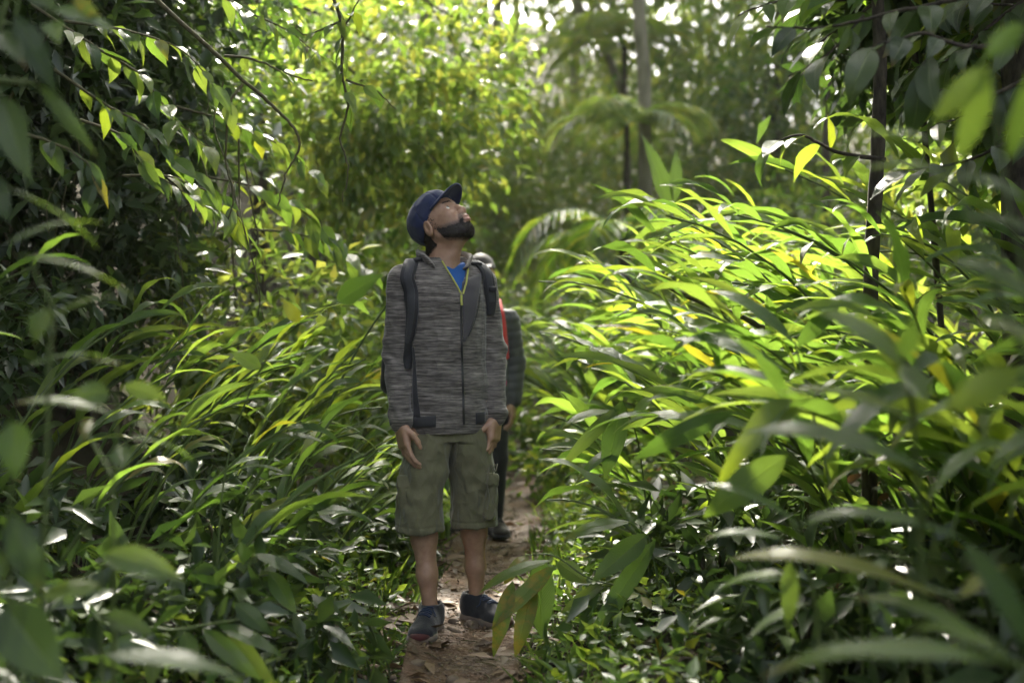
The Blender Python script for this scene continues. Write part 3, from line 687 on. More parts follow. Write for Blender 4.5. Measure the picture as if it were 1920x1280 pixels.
# hair, brows, beard: tufts of short strands rooted on the head
def tufts(name, n, region, length, rw, lean, parent, mat, rng, base_off=0.0):
    Vb = verts(me); Nn = normals(me); L_ = (Vb - HC) @ HQ
    wgt = region(L_[:, 0], L_[:, 1], L_[:, 2]); ids = np.nonzero(wgt > 0)[0]
    ids = rng.choice(ids, n, p=wgt[ids] / wgt[ids].sum())
    p = Vb[ids] + rng.normal(0, .0016, (n, 3)); nn = Nn[ids]
    d = nn * 0.55 + (HQ @ np.array(lean)) + rng.normal(0, .28, (n, 3)); d /= np.linalg.norm(d, axis=1)[:, None]
    ll = length * rng.uniform(.5, 1.25, n)
    s = np.cross(d, nn + rng.normal(0, .3, (n, 3))); s /= np.linalg.norm(s, axis=1)[:, None] + 1e-9
    a = p - nn * 0.002
    Vv = np.stack([a - s * rw, a + s * rw, a + d * ll[:, None] * .6 + s * rw * .8, a + d * ll[:, None] - nn * ll[:, None] * .15, a + d * ll[:, None] * .6 - s * rw * .8], 1).reshape(-1, 3)
    F4 = (np.array([[0, 1, 2, 4]])[None] + (np.arange(n) * 5)[:, None, None]).reshape(-1, 4); F3 = (np.array([[4, 2, 3]])[None] + (np.arange(n) * 5)[:, None, None]).reshape(-1, 3)
    polys = np.array([p.vertices[:] for p in me.polygons if len(p.vertices) == 4]); sel = polys[(wgt[polys] > .7).all(1)]     # dense undercoat
    u_, inv = np.unique(sel, return_inverse=True); Vu = Vb[u_] + Nn[u_] * (base_off + 0.0008 * rng.standard_normal((len(u_), 1)))
    k0 = len(Vv); Vv = np.concatenate([Vv, Vu]); F4 = np.concatenate([F4, inv.reshape(-1, 4) + k0])
    return link(name, mesh_np(name, Vv, [F4, F3]), mat, parent)
rng = np.random.default_rng(21)
def beard_r(f, u, s):
    a = np.abs(s)
    up = np.interp(f, [-.02, .01, .035, .06, .085], [-.010, -.022, -.042, -.052, -.062])
    w_ = (f > .006) & (f < .2) & (u < up) & (u > -.135) & (a < .085)
    lipz = (f > .088) & (u > -.084) & (a < .022)
    mous = (f > .082) & (u < -.043) & (u > -.0565) & (a < .030) & (f < .113)
    side = (a > .023) & (a < .033) & (f > .06) & (u < -.05) & (u > -.1)
    neck = (u < np.interp(f, [0, .03, .06, .1], [-.086, -.112, -.136, -.155]))
    ok = (w_ & ~lipz & ~neck) | mous | side
    nl = np.interp(f, [0, .03, .06, .1], [-.086, -.112, -.136, -.155])
    return ok * np.clip((u - nl) / .016 + .1, .06, 1) * np.clip(np.minimum((up - u) / .020 + .05, 1) * np.where(mous | side, 1, 1) + (mous | side) * .6, .06, 1)
Lh = (verts(me) - HC) @ HQ; wst = np.zeros(len(Lh))
for da, db in ((0, 0), (.004, 0), (-.004, 0), (0, .005), (0, -.005), (0, .009), (0, -.009), (.008, 0), (-.008, 0)): wst += (beard_r(Lh[:, 0] + da, Lh[:, 1] + db, Lh[:, 2]) > 0) / 9
wst *= 1 - lip
sa_ = me.attributes.new('stubble', 'FLOAT', 'POINT'); sa_.data.foreach_set('value', wst.astype(np.float32))
tufts('beard', 9000, beard_r, 0.0052, 0.0008, (0.25, -0.55, 0), man, M['hair'], rng, 0.0015)
tufts('hair', 5200, lambda f, u, s: ((f < -.012 + .2 * (u < -.04) * 0) & (u < .02) & (u > -.075) & (f > -.13) & (np.abs(s) < .071) & (f < -.036)) * 1.0 + ((f > -.02) & (f < .022) & (u > -.05) & (u < .03) & (np.abs(s) > .05) & (np.abs(s) < .073) & (f > .004) & (f < .022 + .3 * (u + .0) * (u > 0))) * .5, 0.007, 0.0014, (-.4, -.6, 0), man, M['hair'], rng, 0.003)
tufts('eyebrow', 260, lambda f, u, s: ((u > .024) & (u < .031) & (s > .012) & (s < .052) & (f > .05)) * 1.0, 0.0055, 0.0008, (-.3, .25, .5), man, M['hair'], rng, 0.0012)
tufts('eyebrow', 260, lambda f, u, s: ((u > .024) & (u < .031) & (s < -.012) & (s > -.052) & (f > .05)) * 1.0, 0.0055, 0.0008, (-.3, .25, -.5), man, M['hair'], rng, 0.0012)
# cap
C = Field(HC - 0.2, HC + 0.22, 0.003)
C.ell(H(-0.013, 0.044), (0.108, 0.096, 0.084), HQ, 0.01)
C.ell(H(0.034, 0.066), (0.064, 0.062, 0.062), HQ, 0.03)
def capcut(X, Y, Z):
    f = (X - HC[0]) * HF[0] + (Y - HC[1]) * HF[1] + (Z - HC[2]) * HF[2]; u = (X - HC[0]) * HU[0] + (Y - HC[1]) * HU[1] + (Z - HC[2]) * HU[2]
    return (u - (0.016 + 0.42 * f)) * 0.92
C.op(capcut, HC - 0.2, HC + 0.22, 0.004, 'cut')
mc = C.mesh('cap')
def capd(V):
    L_ = (V - HC) @ HQ; a = np.arctan2(L_[:, 2], L_[:, 0] + .013); top = np.clip((L_[:, 1] - .0) / .1, 0, 1)
    seam = -0.0030 * np.exp(-((np.abs(np.mod(a, math.pi / 3) - math.pi / 6)) / .030) ** 2) * (L_[:, 1] < .145)
    return folds(V, (26, 26, 26), 0.0022, 4.0) + seam
displace(mc, capd)
cap = link('cap', mc, M['navy'], man)
g = []
for iu in np.linspace(-1, 1, 25):
    for iv in np.linspace(0, 1, 13):
        s = iu * 0.078; edge = math.sqrt(max(0.0, 1 - (abs(iu) ** 2.6)))
        f0 = 0.090 * math.sqrt(max(0.02, 1 - (s / 0.092) ** 2)) - 0.004; f = f0 + iv * 0.080 * edge
        u = 0.062 - 4.6 * s * s - 0.012 * iv + 0.010 * math.sin(iv * 2.2)
        g.append(H(f, u, s))
i, j = np.meshgrid(np.arange(24), np.arange(12), indexing='ij')
F = np.stack([i * 13 + j, i * 13 + j + 1, (i + 1) * 13 + j + 1, (i + 1) * 13 + j], -1).reshape(-1, 4)
br = link('brim', mesh_np('brim', np.array(g), F), M['navy'], cap); so = br.modifiers.new('t', 'SOLIDIFY'); so.thickness = 0.005; so.offset = 0
bm = bmesh.new(); bmesh.ops.create_uvsphere(bm, u_segments=12, v_segments=8, radius=0.008, matrix=Matrix.Diagonal((1, 1, .6, 1)))
m_ = bpy.data.meshes.new('top_button'); bm.to_mesh(m_); bm.free(); link('top_button', m_, M['navy'], cap, loc=H(-0.010, 0.141)).rotation_euler = Vector(HU).to_track_quat('Z', 'Y').to_euler()
# tee shirt showing in the open collar
Tt = Field((-.2, -.2, 1.0), (.2, .2, 1.45), 0.0035)
Tt.loft([(1.02, -.018, 0, .15, .105), (1.2, -.018, 0, .160, .112), (1.3, -.02, 0.004, .152, .100), (1.36, -.02, .008, .108, .082), (1.402, -.018, .010, .083, .074), (1.42, -.018, .012, .072, .066)], A, 2.2, 0.02)
Tt.cone(nb, nt, 0.062, 0.054, 0.006, 'cut')
Tt.op(lambda X, Y, Z: -(Z - 1.404 - 0.28 * (Y + .02 * X)), (-.2, -.2, 1.0), (.2, .2, 1.45), 0.003, 'cut')
mt = Tt.mesh('t_shirt'); displace(mt, lambda V: folds(V, (14, 14, 10), 0.0015, 1.0)); link('t_shirt', mt, M['blue'], man)
# jacket
J = Field((-.34, -.28, .70), (.34, .28, 1.50), 0.0034)
J.loft([(0.752, -.003, 0, .158, .118), (0.80, -.004, 0, .166, .126), (0.90, -.006, 0, .164, .124), (1.02, -.012, 0, .160, .120), (1.15, -.016, 0, .164, .126), (1.25, -.02, 0, .170, .126), (1.315, -.02, 0.002, .160, .112), (1.36, -.02, .006, .125, .092), (1.395, -.02, .012, .092, .084), (1.42, -.02, .015, .080, .080)], A, 2.3, 0.015)
J.cone(bod(-.06, .01, 1.37), shR + (0, 0, .018), 0.052, 0.052, 0.03); J.cone(bod(.05, .01, 1.37), shL + (0, 0, .018), 0.050, 0.050, 0.03)
J.chain([shR + (0, 0, .01), elR, wrR + (0.004, 0.006, .02), wrR + (0.005, .004, -.004)], [0.058, 0.050, 0.040, 0.038], 0.012)
J.chain([shL + (0, 0, .01), elL, wrL + (0.0, 0.006, .02), wrL + (0, .004, -.004)], [0.056, 0.049, 0.039, 0.037], 0.012)
zu = lambda z: 0.052 + 0.0 * z                 # zip line sits a little to his left of the middle? (u, front)
def notch(X, Y, Z):
    u = X * math.cos(A) + Y * math.sin(A); v = -X * math.sin(A) + Y * math.cos(A)
    wv = np.clip((Z - 1.275) / 0.13, 0, 1.4) * 0.058
    return np.maximum(np.maximum(np.abs(u - 0.012) - wv, v + 0.012), 1.275 - Z)
J.op(notch, (-.2, -.2, 1.27), (.2, .1, 1.5), 0.004, 'cut')
J.cone(nb - (0, 0, .02), nt, 0.071, 0.064, 0.004, 'cut')
mj = J.mesh('jacket'); del J
def jd(V):
    d = folds(V, (6, 6, 8), 0.0055, 3.0) + folds(V, (13, 13, 10), 0.0026, 6.0) * sstep(.74, .8, V[:, 2])
    arm = sstep(.155, .185, np.abs(V[:, 0] + .012))
    d += arm * 0.0036 * np.sin(V[:, 2] * 95 + V[:, 0] * 60 + 3 * vnoise(V[:, 0] * 9, V[:, 1] * 9, V[:, 2] * 5)) * (np.exp(-((V[:, 2] - 1.06) / .07) ** 2) + np.exp(-((V[:, 2] - .84) / .05) ** 2))
    d += (1 - arm) * 0.005 * np.sin(V[:, 2] * 60 + V[:, 0] * 25 + 4 * vnoise(V[:, 0] * 6, V[:, 1] * 6, V[:, 2] * 6)) * np.exp(-((V[:, 2] - .86) / .08) ** 2)
    return d
displace(mj, jd)
jacket = link('jacket', mj, M['heather'], man); jb = bvh_of(mj)
X_ = lambda px: (px - 840) * 0.002063
Z_ = lambda py: 1.1 + (640 - py) * 0.002063
pp = lambda *q: [(X_(a), Z_(b)) for a, b in q]
zl = spline([(a, 0, b) for a, b in pp((866, 556), (867, 600), (868, 660), (870, 720), (872, 792))], 40)[:, ::2]
Pz, Nz = drape(jb, zl, 0.0005); ribbon('zip', Pz, Nz, 0.0085, 0.003, M['zip'], jacket)
patch('chest_panel', jb, pp((869, 530), (869, 560), (870, 600), (871, 640)), pp((904, 508), (897, 560), (888, 605), (874, 641)), 0.0015, M['panel'], jacket, 8, 18)
pc = spline([(a, 0, b) for a, b in pp((899, 552), (897, 574), (889, 606), (878, 632))], 14)[:, ::2]
Pz, Nz = drape(jb, pc, 0.0035); ribbon('pocket_zip', Pz, Nz, 0.004, 0.002, M['zip'], jacket)
patch('side_panel', jb, pp((779, 650), (779, 690), (779, 740), (780, 778)), pp((782, 650), (785, 690), (789, 740), (794, 778)), 0.0012, M['darkcloth'], jacket, 5, 16)
patch('hem_band', jb, pp((780, 778), (780, 797)), pp((822, 774), (822, 795)), 0.0008, M['darkcloth'], jacket, 10, 5)
patch('hem_band', jb, pp((893, 771), (893, 792)), pp((910, 770), (910, 791)), 0.0008, M['darkcloth'], jacket, 7, 5)
for w_, e_, r0 in ((wrR, elR, 0.0425), (wrL, elL, 0.0415)):
    dd = (w_ - e_) / np.linalg.norm(w_ - e_); c0 = w_ + (0.003, .005, 0)
    pts = [c0 - dd * 0.030, c0 - dd * 0.022, c0 - dd * .006, c0 + dd * .008, c0 + dd * .010]
    V, F = tube_arrays(pts, [r0 * .97, r0, r0 * .985, r0 * .94, r0 * .80], 24)
    link('cuff', mesh_np('cuff', V, F), M['darkcloth'], jacket)
# lime zip tape along the open edges, stand collar with pale lining
edges = {-1: [], 1: []}
for sgn in (-1, 1):
    for z in np.linspace(1.278, 1.405, 14):
        u = 0.012 + sgn * (np.clip((z - 1.275) / .13, 0, 1.4) * .058 + 0.003)
        o_ = bod(u, -.5, z); h, n, _, _ = jb.ray_cast(Vector(o_), Vector(bod(0, 1, 0)), 1)
        if h is not None and (Vector(o_) - h).length < .52: edges[sgn].append((np.array(h) + np.array(n) * .001, np.array(n)))
    q = edges[sgn]
    if len(q) > 3: ribbon('zip_tape', np.array([a for a, _ in q]), np.array([b for _, b in q]), 0.007, 0.003, M['lime'], jacket)
def collar(name, r_off, z0, z1, mat):
    rows = []
    for a in np.linspace(R(-142), R(142), 44):
        ring = []
        fr = abs(a) / R(142)
        for e in (0, .25, .5, .75, 1):
            z = z0 + (z1 - z0) * e * (1 - .85 * fr ** 5) - 0.012 * fr ** 2.5 * (1 - .2 * e) + 0.003 * math.sin(a * 6 + e * 2)
            ra, rb = 0.087 + r_off + .012 * e + 0.010 * fr * e, 0.086 + r_off + .004 * e
            u, v = ra * math.sin(a), rb * math.cos(a)
            ring.append(bod(u + .0, v + .010 - 0.018 * e, z) + np.array([-.018, .0, 0]))
        rows.append(ring)
    V = np.array(rows).reshape(-1, 3); i, j = np.meshgrid(np.arange(43), np.arange(4), indexing='ij')
    F = np.stack([i * 5 + j, i * 5 + j + 1, (i + 1) * 5 + j + 1, (i + 1) * 5 + j], -1).reshape(-1, 4)
    o = link(name, mesh_np(name, V, F), mat, jacket); so = o.modifiers.new('t', 'SOLIDIFY'); so.thickness = 0.004; so.offset = 0
collar('collar', 0.006, 1.385, 1.452, M['heather']); collar('collar_lining', 0.0005, 1.388, 1.456, M['lining'])
Pz, Nz = drape(jb, pp((866, 556), (866, 566), (867, 574)), 0.004); ribbon('zip_pull', Pz, Nz, 0.009, 0.004, M['lime'], jacket)
# shorts
S = Field((-.30, -.28, .34), (.30, .28, .90), 0.0035)
S.loft([(0.72, -.004, 0, .150, .110), (0.76, -.004, 0, .146, .106), (0.80, -.005, 0, .135, .095)], A, 2.2, 0.02)
for h_, k_, sx in ((hipR, knR, -1), (hipL, knL, 1)):
    kk = k_ + np.array([sx * .004, 0, -.02])
    S.loft([(0.385, kk[0], kk[1], .086, .090), (0.46, kk[0], kk[1] * .95, .086, .092), (0.6, (kk[0] + h_[0]) / 2 - sx * .002, (kk[1] + h_[1]) / 2, .086, .102), (0.70, h_[0] * 1.0, h_[1], .084, .108), (0.78, h_[0] * .85, h_[1] * .85, .070, .090)], R(20), 2.2, 0.018)
ms = S.mesh('shorts'); del S
def sdp(V):
    d = folds(V, (9, 9, 5), 0.0095, 9.0) + folds(V, (22, 22, 9), 0.0042, 2.0) + 0.004 * np.sin(V[:, 2] * 50 + V[:, 0] * 70 + 5 * vnoise(V[:, 0] * 7, V[:, 1] * 7, V[:, 2] * 7)) * np.exp(-((V[:, 2] - .52) / .10) ** 2)
    d += 0.004 * np.sin(V[:, 0] * 40 * np.sign(V[:, 0]) + V[:, 2] * 45) * np.exp(-((V[:, 2] - .68) / .06) ** 2)
    d -= 0.0025 * np.exp(-((V[:, 2] - .405) / .003) ** 2)
    return d
displace(ms, sdp); shorts = link('shorts', ms, M['khaki'], man); sb = bvh_of(ms)
def pocket(sx, cx, cy, cz):
    f = Field((cx - .16, cy - .2, cz - .16), (cx + .16, cy + .2, cz + .16), 0.004); Q = np.array(Euler((0, R(4 * sx), R(15 + 20 * sx))).to_matrix())
    f.box((cx, cy, cz - .01), (0.022, 0.080, 0.085), Q, 0.018, 0.01); f.box((cx + sx * .003, cy, cz + .060), (0.024, 0.082, 0.026), Q, 0.010, 0.003)
    m_ = f.mesh('cargo_pocket'); displace(m_, lambda V: folds(V, (17, 17, 11), 0.006, 7.0)); return link('cargo_pocket', m_, M['khaki'], shorts)
pocket(-1, -.152, -.060, .515); pocket(1, .130, .010, .510)
Pz, Nz = drape(sb, pp((858, 800), (857, 840), (852, 872)), 0.0005); ribbon('fly', spline(Pz, 16), spline(Nz, 16), 0.012, 0.003, M['khakitrim'], shorts)
for q in (pp((918, 868), (913, 885), (919, 905), (915, 930), (921, 950)), pp((910, 872), (906, 900), (910, 930), (905, 950)), pp((912, 868), (918, 880), (922, 868))):
    Pz, Nz = drape(sb, q, 0.012); tubes('drawcord', [(spline(Pz + np.array([.012, -.012, 0]), 18), 0.0028)], M['khakitrim'], shorts, 5)
pb = [(X_(752), Z_(905)), (X_(790), Z_(892))]
# shoes
shoe(man, anR, R(-8), '', '', zc=-0.004); shoe(man, anL, R(42), '', '', zc=-0.004)
# rucksack: stands by itself as a thing
pk = empty('backpack', (MX, MY, 0), 'black rucksack worn on the back of the hiker in the navy cap', 'backpack')
K = Field((-.34, -.1, .78), (.30, .50, 1.46), 0.005)
Qb = np.array(Matrix.Rotation(A, 3, 'Z'))
c0 = bod(-.02, .215, 1.10); K.box(c0, (.150, .085, .225), Qb, .06, .02); K.box(bod(-.02, .30, 1.04), (.125, .05, .14), Qb, .04, .02); K.ell(bod(-.02, .20, 1.30), (.14, .10, .07), Qb, .03)
K.cone(bod(-.17, .19, .93), bod(-.165, .19, 1.08), .040, .036, .02)
mk = K.mesh('main_compartment'); displace(mk, lambda V: folds(V, (8, 8, 8), .006, 5.)); link('main_compartment', mk, M['nylon'], pk)
def strap(front, top, back, wd):
    Pf, Nf = drape(jb, pp(*front), .002)
    P_ = [np.array(b_) for b_ in back] + [np.array(b_) for b_ in top] + list(Pf)
    N_ = [np.array((0, .5, 1.)) for _ in back] + [np.array((0, -.2, 1.)) for _ in top] + list(Nf)
    Ps, Ns = spline(P_, 44), spline(N_, 44); Ns /= np.linalg.norm(Ns, axis=1)[:, None]
    Pq = []
    for p_, n_ in zip(Ps, Ns):                      # keep the webbing outside the jacket
        h, nn, _, dd = jb.find_nearest(Vector(p_)); v_ = Vector(p_) - h
        Pq.append(np.array(h + nn * .003) if (v_.dot(nn) < .003 and dd < .05) else p_)
    Pq = np.array(Pq); Pq[1:-1] = (Pq[:-2] + Pq[1:-1] * 2 + Pq[2:]) / 4
    ww = np.interp(np.linspace(0, 1, 44), [0, .25, .8, 1], [wd, wd, wd * .95, wd * .6])
    s_ = ribbon('shoulder_strap', Pq, Ns, ww, .009, M['nylon'], pk)
    ribbon('strap_padding', Pq[4:-6] + Ns[4:-6] * .007, Ns[4:-6], ww[4:-6] * .55, .004, M['mesh'], s_)
    return Pq
q = strap(((768, 520), (776, 550), (780, 585), (777, 620), (771, 650), (769, 690)), [bod(-.115, -.03, 1.402), bod(-.118, .03, 1.404)], [bod(-.09, .13, 1.33), bod(-.10, .09, 1.385)], .056)
q2 = strap(((908, 507), (916, 535), (920, 565), (919, 590)), [bod(.105, -.03, 1.395), bod(.108, .03, 1.40)], [bod(.07, .13, 1.33), bod(.09, .09, 1.38)], .050)
bx_ = Field(q2[-12] - .05, q2[-12] + .05, .003); bx_.box(q2[-12] + np.array([.012, -.008, 0]), (.016, .008, .010), Qb, .004, .002); link('buckle', bx_.mesh('buckle'), M['nylon'], pk)

# ------------------------------------------------------------------ second hiker behind
HX, HY = -0.188, 6.5
p2 = empty('person', (HX, HY, 0.0), 'second hiker in charcoal puffer jacket and black leggings following behind', 'person')
B = Field((-.36, -.3, -.01), (.36, .3, 1.66), 0.005)
B.loft([(0.72, 0, 0, .15, .11), (0.82, 0, 0, .165, .115), (.98, 0, 0, .13, .095), (1.15, 0, 0, .15, .1), (1.25, 0, 0, .15, .09), (1.31, 0, .01, .09, .06)], 0, 2.2, .03)
B.cone((0, .01, 1.28), (0.01, -.01, 1.42), .05, .047, .03)
B.ell((.01, -.01, 1.49), (.072, .09, .10), None, .02); B.ell((.01, -.035, 1.435), (.05, .055, .065), None, .03); B.cone((.01, -.095, 1.48), (.01, -.11, 1.455), .008, .012, .01)
B.ell((.01 + .074, 0, 1.475), (.009, .02, .03), None, .006); B.ell((.01 - .074, 0, 1.475), (.009, .02, .03), None, .006)
B.ell((.01, -.088, 1.425), (.02, .008, .008), None, .004)
for s in (-1, 1): B.ell((.01 + s * .03, -.105, 1.495), (.014, .014, .009), None, .008, 'cut')
aL = [np.array((.165, .0, 1.22)), np.array((.205, .02, .98)), np.array((.195, -.03, .76))]; aR = [np.array((-.165, .0, 1.22)), np.array((-.205, .02, .98)), np.array((-.20, -.05, .76))]
for a_ in (aL, aR): B.chain(a_, [.042, .032, .023], .02)
hand(B, aL[2], (-.05, -.1, -1), (-.9, .2, 0), (0, -1, 0), (.6, .7, .8, .85)); hand(B, aR[2], (.05, -.1, -1), (.9, .2, 0), (0, -1, 0), (.6, .7, .8, .85))
l1 = [np.array((.085, 0, .80)), np.array((.10, -.04, .44)), np.array((.095, -.02, .08))]; l2 = [np.array((-.085, 0, .80)), np.array((-.10, .03, .44)), np.array((-.11, .09, .10))]
for l_ in (l1, l2): B.chain(l_, [.085, .052, .034], .03)
me2 = B.mesh('body'); link('body', me2, M['skin'], p2)
J = Field((-.36, -.3, .66), (.36, .3, 1.40), .0045)
J.loft([(0.74, 0, 0, .17, .125), (.82, 0, 0, .18, .13), (1.0, 0, 0, .165, .125), (1.18, 0, 0, .175, .125), (1.27, 0, 0, .16, .105), (1.33, 0, .01, .085, .08), (1.37, 0.005, 0, .075, .078)], 0, 2.3, .02)
for a_ in (aL, aR): J.chain([a_[0], a_[1], a_[2] + (0, 0, .01)], [.066, .058, .046], .02)
mj2 = J.mesh('jacket')
displace(mj2, lambda V: .0035 * np.abs(np.sin((V[:, 2] + .02 * vnoise(V[:, 0] * 8, V[:, 1] * 8, V[:, 2] * 3)) * math.pi / .048)) + folds(V, (18, 18, 18), .002, 1.))
j2 = link('jacket', mj2, M['puffer'], p2); j2b = bvh_of(mj2)
S = Field((-.3, -.3, .05), (.3, .3, .86), .0045)
S.loft([(.70, 0, 0, .162, .118), (.82, 0, 0, .165, .12)], 0, 2.2, .02)
for l_ in (l1, l2): S.chain([l_[0] - (0, 0, .02), l_[1], l_[2] + (0, 0, .04)], [.093, .062, .046], .02)
ml = S.mesh('leggings'); displace(ml, lambda V: folds(V, (14, 14, 20), .0025, 3.)); link('leggings', ml, M['leggings'], p2)
shoe(p2, l1[2], R(18), '', '', boot=True, scale=.94); shoe(p2, l2[2], R(-5), '', '', boot=True, scale=.94)
C = Field((-.12, -.22, 1.4), (.14, .14, 1.64), .004); C.ell((.01, 0, 1.50), (.085, .102, .105), None, .01); C.box((.01, 0, 1.40), (.2, .2, .115), None, .002, .004, 'cut'); C.box((.01, -.115, 1.522), (.066, .06, .006), np.array(Euler((R(12), 0, 0)).to_matrix()), .005, .01)
link('cap', C.mesh('cap'), M['boot'], p2)
hr = Field((-.1, -.08, 1.25), (.12, .14, 1.56), .004); hr.ell((.01, .028, 1.465), (.074, .07, .085), None, .02); hr.ell((.01, .085, 1.40), (.035, .03, .07), None, .03); mh = hr.mesh('hair'); displace(mh, lambda V: folds(V, (40, 40, 12), .003, 2.)); link('hair', mh, M['hair'], p2)
pk2 = empty('backpack', (HX, HY, 0), 'red strapped backpack carried by the second hiker in puffer jacket', 'backpack')
K = Field((-.3, 0, .8), (.3, .5, 1.4), .006); K.box((0, .20, 1.08), (.14, .08, .2), None, .05, .02); K.box((0, .28, 1.0), (.11, .04, .12), None, .03, .02); link('main_compartment', K.mesh('main_compartment'), M['red'], pk2)
for s in (-1, 1):
    Pf, Nf = drape(j2b, [(s * .115, 1.27), (s * .130, 1.2), (s * .140, 1.1), (s * .15, 1.0)], .004)
    P_ = [np.array((s * .08, .14, 1.24)), np.array((s * .09, .09, 1.315)), np.array((s * .10, .02, 1.335))] + list(Pf); N_ = [np.array((0, .7, .7)), np.array((0, .3, 1)), np.array((0, 0, 1))] + list(Nf)
    ribbon('shoulder_strap', spline(P_, 24), spline(N_, 24), .05, .008, M['red'], pk2)
Pf, Nf = drape(j2b, [(x, .865) for x in np.linspace(-.15, .15, 12)], .004); ribbon('waist_strap', Pf, Nf, .03, .005, M['pink'], pk2)
# ------------------------------------------------------------------ ginger stands
def ginger(base, lean_az, length, tilt, bend, nleaf, leafL, label, group, rng, name='ginger_plant', tpl=T_G, t0=0.16, wscale=1.0, side_amt=0.45):
    """arching cane with two ranks of strap leaves; lean_az: direction the cane leans (radians, 0 = +X)"""
    bx, by = base; bz = gz(bx, by) - 0.02
    root = empty(name, (bx, by, bz), label, 'plant', group)
    ld = np.array([math.cos(lean_az), math.sin(lean_az), 0]); sdv = np.array([-ld[1], ld[0], 0]); up = np.array([0, 0, 1.])
    n = 12; wob = rng.normal(0, .05)
    while True:
        p = np.zeros(3); pts = [p.copy()]; a = tilt
        for k in range(n):
            t = (k + 1) / n
            d = up * math.cos(a) + ld * math.sin(a) + sdv * wob * t; d /= np.linalg.norm(d)
            p = p + d * length / n; pts.append(p.copy()); a += bend / n * (0.4 + 1.2 * t)
        if length < .35 or not any(blocks(np.array((bx, by, bz)) + q, d, .06) for q in pts[3:]): break
        length *= .88; leafL *= .96
    pts = np.array(pts); T = np.gradient(pts, axis=0); T /= np.linalg.norm(T, axis=1)[:, None]
    link('stem', mesh_np('stem', *tube_arrays(pts, np.linspace(0.0085, 0.0035, n + 1), 6)), M['stem'], root)
    O = Vector((0, 0, 0))
    for k in range(nleaf):
        t = t0 + (1 - t0) * (k + rng.uniform(-.2, .2)) / max(1, nleaf - 1); t = min(max(t, 0.1), 1.0)
        q = np.array([np.interp(t * n, np.arange(n + 1), pts[:, c]) for c in range(3)]); tg = np.array([np.interp(t * n, np.arange(n + 1), T[:, c]) for c in range(3)])
        sg = 1 if k % 2 else -1
        d = tg * 0.55 + ld * 0.45 + sdv * sg * side_amt * rng.uniform(.5, 1.3) + up * rng.uniform(-.05, .3) + rng.normal(0, .10, 3)
        if t > .97: d = tg + up * .25 + rng.normal(0, .08, 3)
        tp = tpl[rng.integers(len(tpl))]; L = leafL * rng.uniform(.75, 1.15) * (0.72 + .28 * math.sin(math.pi * min(1, t * .95)))
        if k == 0 and rng.random() < .4: tp = T_DEAD[rng.integers(3)]; L *= .8; d = d + np.array((0, 0, -.8))
        if blocks(q + np.array((bx, by, bz)), d, L): continue
        upv = up + sdv * rng.normal(0, .35) + ld * rng.normal(-.1, .2)
        put_leaf(root, q, d, upv, tp, L, L * tp['W'] * rng.uniform(.8, 1.15) * wscale, origin=O)
    return root
def blocks(q, d, L):
    """would this leaf hang across the path in front of the walkers? (trodden clear there)"""
    dn = d / np.linalg.norm(d)
    for e in (0., .35, .6, .8, 1.):
        p = q + dn * L * e - np.array((0, 0, .25 * L * e * e))
        if 1.2 < p[1] < 4.75:
            px = 960 + FPX * p[0] / p[1]; py = 640 - FPX * (p[2] - CAMZ) / p[1]
            if 712 < px < 985 and 300 < py < 1260 and not (px < 760 and py > 820 and p[1] > 4.0): return True
        if 1.2 < p[1] < 6.7:
            px = 960 + FPX * p[0] / p[1]; py = 640 - FPX * (p[2] - CAMZ) / p[1]
            if 850 < px < 985 and 440 < py < 1040: return True
    return False
rng = np.random.default_rng(101)
# right-hand stand: leaning out over the path
gl = {'far': 'bright ginger cane far along the stand past the second hiker', 'mid2': 'arching ginger cane in the sunlit stand beside the second hiker',
      'mid': 'arching ginger cane in the stand near the broken stalk', 'near': 'dim ginger cane in the stand before the slender dark trunk', 'nearest': 'dark ginger cane among the big blurred foreground leaves'}
spots = []
for k in range(400):
    y = rng.uniform(2.5, 10.5) if k > 60 else rng.uniform(2.4, 4.2); x = float(trail_x(y)) + 0.75 + rng.uniform(0, 1) ** 1.1 * 2.3
    if y < 4.1 and x < 1.25 + .12 * (4.1 - y): continue
    if all((x - a) ** 2 + (y - b) ** 2 > 0.035 * (1 + .1 * y) for a, b in spots): spots.append((x, y))
    if len(spots) >= 125: break
for x, y in spots:
    d = x - float(trail_x(y)); nearr = y < 4.2
    L = rng.uniform(1.22, 1.52) + 0.26 * min(d, 2.4) - (0.20 if d < 1.0 else 0)
    if y > 7: L *= .90
    if nearr: L = rng.uniform(.85, 1.12) + .1 * min(d, 2)
    key = ('near' if y > 3.3 else 'nearest') if nearr else ('mid' if y < 5.5 else 'mid2' if y < 7 else 'far'); row = ' front' if d < 1.15 and not nearr else ' back' if d > 2.0 else ''
    lab_ = gl[key] + {' front': ', front row at the path', ' back': ', back row', '': ''}[row]
    ginger((x, y), R(180 + rng.normal(8, 22)), L, R(rng.uniform(12, 30)), R(rng.uniform(45, 80)), int(rng.integers(11, 16)), rng.uniform(.44, .60), lab_, 'ginger canes: ' + lab_, rng, wscale=.74)
# a denser clump in front of the slender trunk
for x, y in ((1.15, 3.75), (1.3, 3.95), (1.45, 3.7), (1.6, 3.9), (1.7, 3.6), (1.85, 3.85), (1.35, 3.5), (2.0, 3.6), (1.55, 3.4), (1.9, 3.3)):
    ginger((x, y), R(180 + rng.normal(8, 25)), rng.uniform(1.15, 1.4), R(rng.uniform(8, 24)), R(rng.uniform(50, 80)), 13, rng.uniform(.40, .5), 'ginger cane of the thick clump right in front of the slender dark trunk', 'clump before the slender trunk', rng, wscale=.72)
